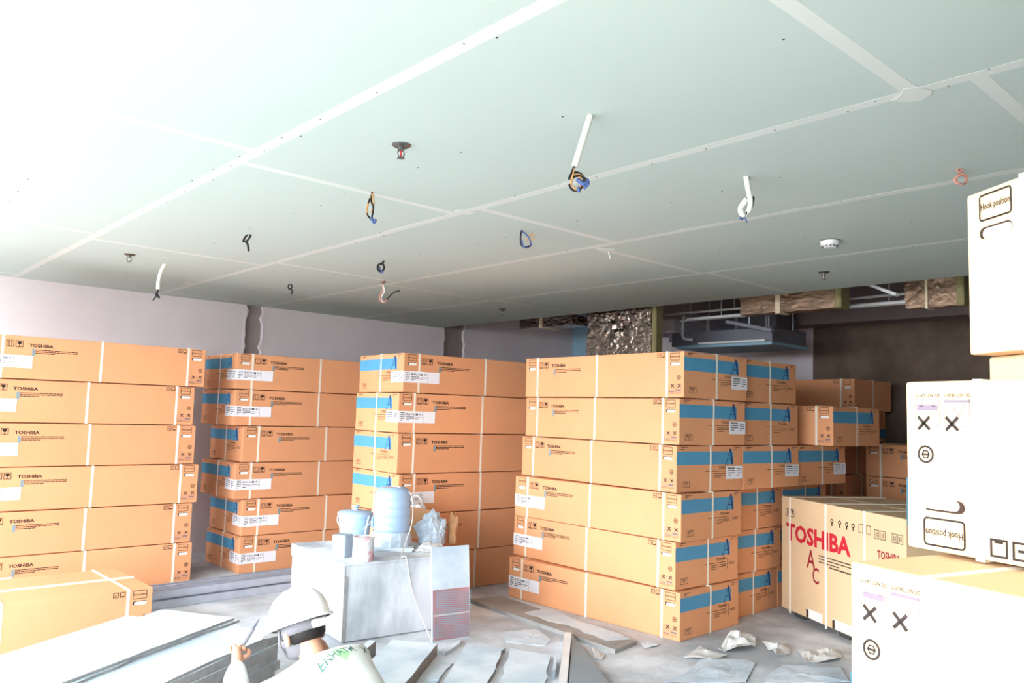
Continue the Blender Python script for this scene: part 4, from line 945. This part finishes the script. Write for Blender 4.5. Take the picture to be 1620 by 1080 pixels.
mb = MB(); mb.lathe([(.03, -.105), (.066, -.09), (.084, -.05), (.086, -.03)], 16, HM @ Matrix.Translation((.03, 0, 0)), sx=1.02, sy=.93); mb.build('face_mask', 'strapgrey', r, smooth=True)
mb = MB(); mb.lathe([(.07, -.05), (.088, -.03), (.094, .01), (.09, .05)], 20, HM @ Matrix.Translation((-.012, 0, .0)), sx=1.0, sy=.95); mb.build('hair', 'hair', r, smooth=True)
# helmet
hat = empty('hard_hat', (0, 0, 0)); HH = HM @ Matrix.Translation((.0, 0, .035)); hat.matrix_world = Matrix.Translation(O) @ HH
prof = [(.121, .0), (.122, .012), (.119, .05), (.108, .085), (.086, .115), (.055, .134), (.02, .142), (.001, .143)]
MB().lathe(prof, 36, sx=1.14, sy=.98).build('shell', 'hat', hat, smooth='auto')
mb = MB(); n = 36
ro = []; ri = []
for k in range(n):
    a = 2 * math.pi * k / n; c, s = math.cos(a), math.sin(a); ext_ = .014 + .042 * max(0, c) ** 2
    ri.append((.119 * 1.14 * c, .119 * .98 * s)); ro.append(((.121 + ext_) * 1.14 * c, (.121 + ext_ * .8) * .98 * s))
for k in range(n):
    j = (k + 1) % n
    for z0, z1, fl_ in ((-.006, .004, 1),):
        dz = lambda q: -.12 * max(0, q[0] - .13)
        mb.poly([(*ri[k], z1), (*ro[k], z1 + dz(ro[k])), (*ro[j], z1 + dz(ro[j])), (*ri[j], z1)]); mb.poly([(*ri[j], z0), (*ro[j], z0 + dz(ro[j])), (*ro[k], z0 + dz(ro[k])), (*ri[k], z0)])
        mb.poly([(*ro[k], z0 + dz(ro[k])), (*ro[j], z0 + dz(ro[j])), (*ro[j], z1 + dz(ro[j])), (*ro[k], z1 + dz(ro[k]))])
mb.build('brim', 'hat', hat, smooth='auto')
for y in (-.022, .022): MB().tube([(-.112, y, .06), (-.075, y, .112), (-.02, y, .14), (.04, y, .136), (.09, y, .1)], .007, 8).build('crown_ridge', 'hat', hat, smooth=True)
mb = MB(); mb.lathe([(.1, -.045), (.103, -.02), (.1, .005)], 30, sx=1.05, sy=.95); mb.build('headband', 'strapgrey', hat, smooth=True)
MB().box((-.128, -.035, -.045), (-.1, .035, -.012)).build('ratchet', 'hat', hat, bevel=.006)
mb = MB(); mb.tube([(.02, .102, -.01), (.035, .1, -.07), (.06, .05, -.125), (.065, 0, -.135), (.06, -.05, -.125), (.035, -.1, -.07), (.02, -.102, -.01)], .006, 6); mb.build('chin_strap', 'strapgrey', hat, smooth=True)
tag(hat, 'white hard hat worn by the crouching worker', 'hard hat')
# back print on the shirt, laid onto the cloth
dg = bpy.context.evaluated_depsgraph_get(); dg.update(); bvh = BVHTree.FromPolygons([v.co.copy() for v in shirt.data.vertices], [tuple(p_.vertices) for p_ in shirt.data.polygons])
cB = Vector(P3(.14, 0, .42)); up = (Vector(P3(.29, 0, hz - .14)) - Vector(P3(.1, 0, .33))).normalized(); sdv = -Ld; nb = sdv.cross(up).normalized()
if nb.z < 0: nb = -nb
def onshirt(x, y, off=.002):
    o_ = cB + sdv * x + up * y + nb * .5; h = bvh.ray_cast(o_, -nb, 1.0)
    return (h[0] + nb * off) if h[0] else (cB + sdv * x + up * y + nb * .12)
vs2, fs2 = text2d('ENHATM \u00b7 X')
mb = MB(); mb.v = [tuple(onshirt(-.13 + .26 * x, .035 + .04 * y + .03 * math.cos((x - .5) * 2.6))) for x, y in vs2]; mb.f = list(fs2); mb.m = [0] * len(fs2)
mb.build('shirt_lettering', 'green', shirt)
tag(r, 'crouching worker in a white shirt with green print, leaning over the gypsum sheets', 'person')
# knife in the near hand
wr, hd, s = HT[0]; kb = Vector(P3(*(wr + hd * .1 + Vector((0, -.03, .0))))) + O
kt = kb - left * .05 + Vector((0, 0, 1)) * .1 + away * .05
k = empty('utility_knife', kb); d_ = (kt - kb)
MB().tube([-d_ * .25, d_ * .62], .009, 8).build('knife_handle', 'strapgrey', k); MB().tube([d_ * .6, d_ * 1.0], [.007, .002], 4).build('knife_blade', 'blade', k)
tag(k, 'grey utility knife held upright by the worker over the gypsum sheet', 'knife')
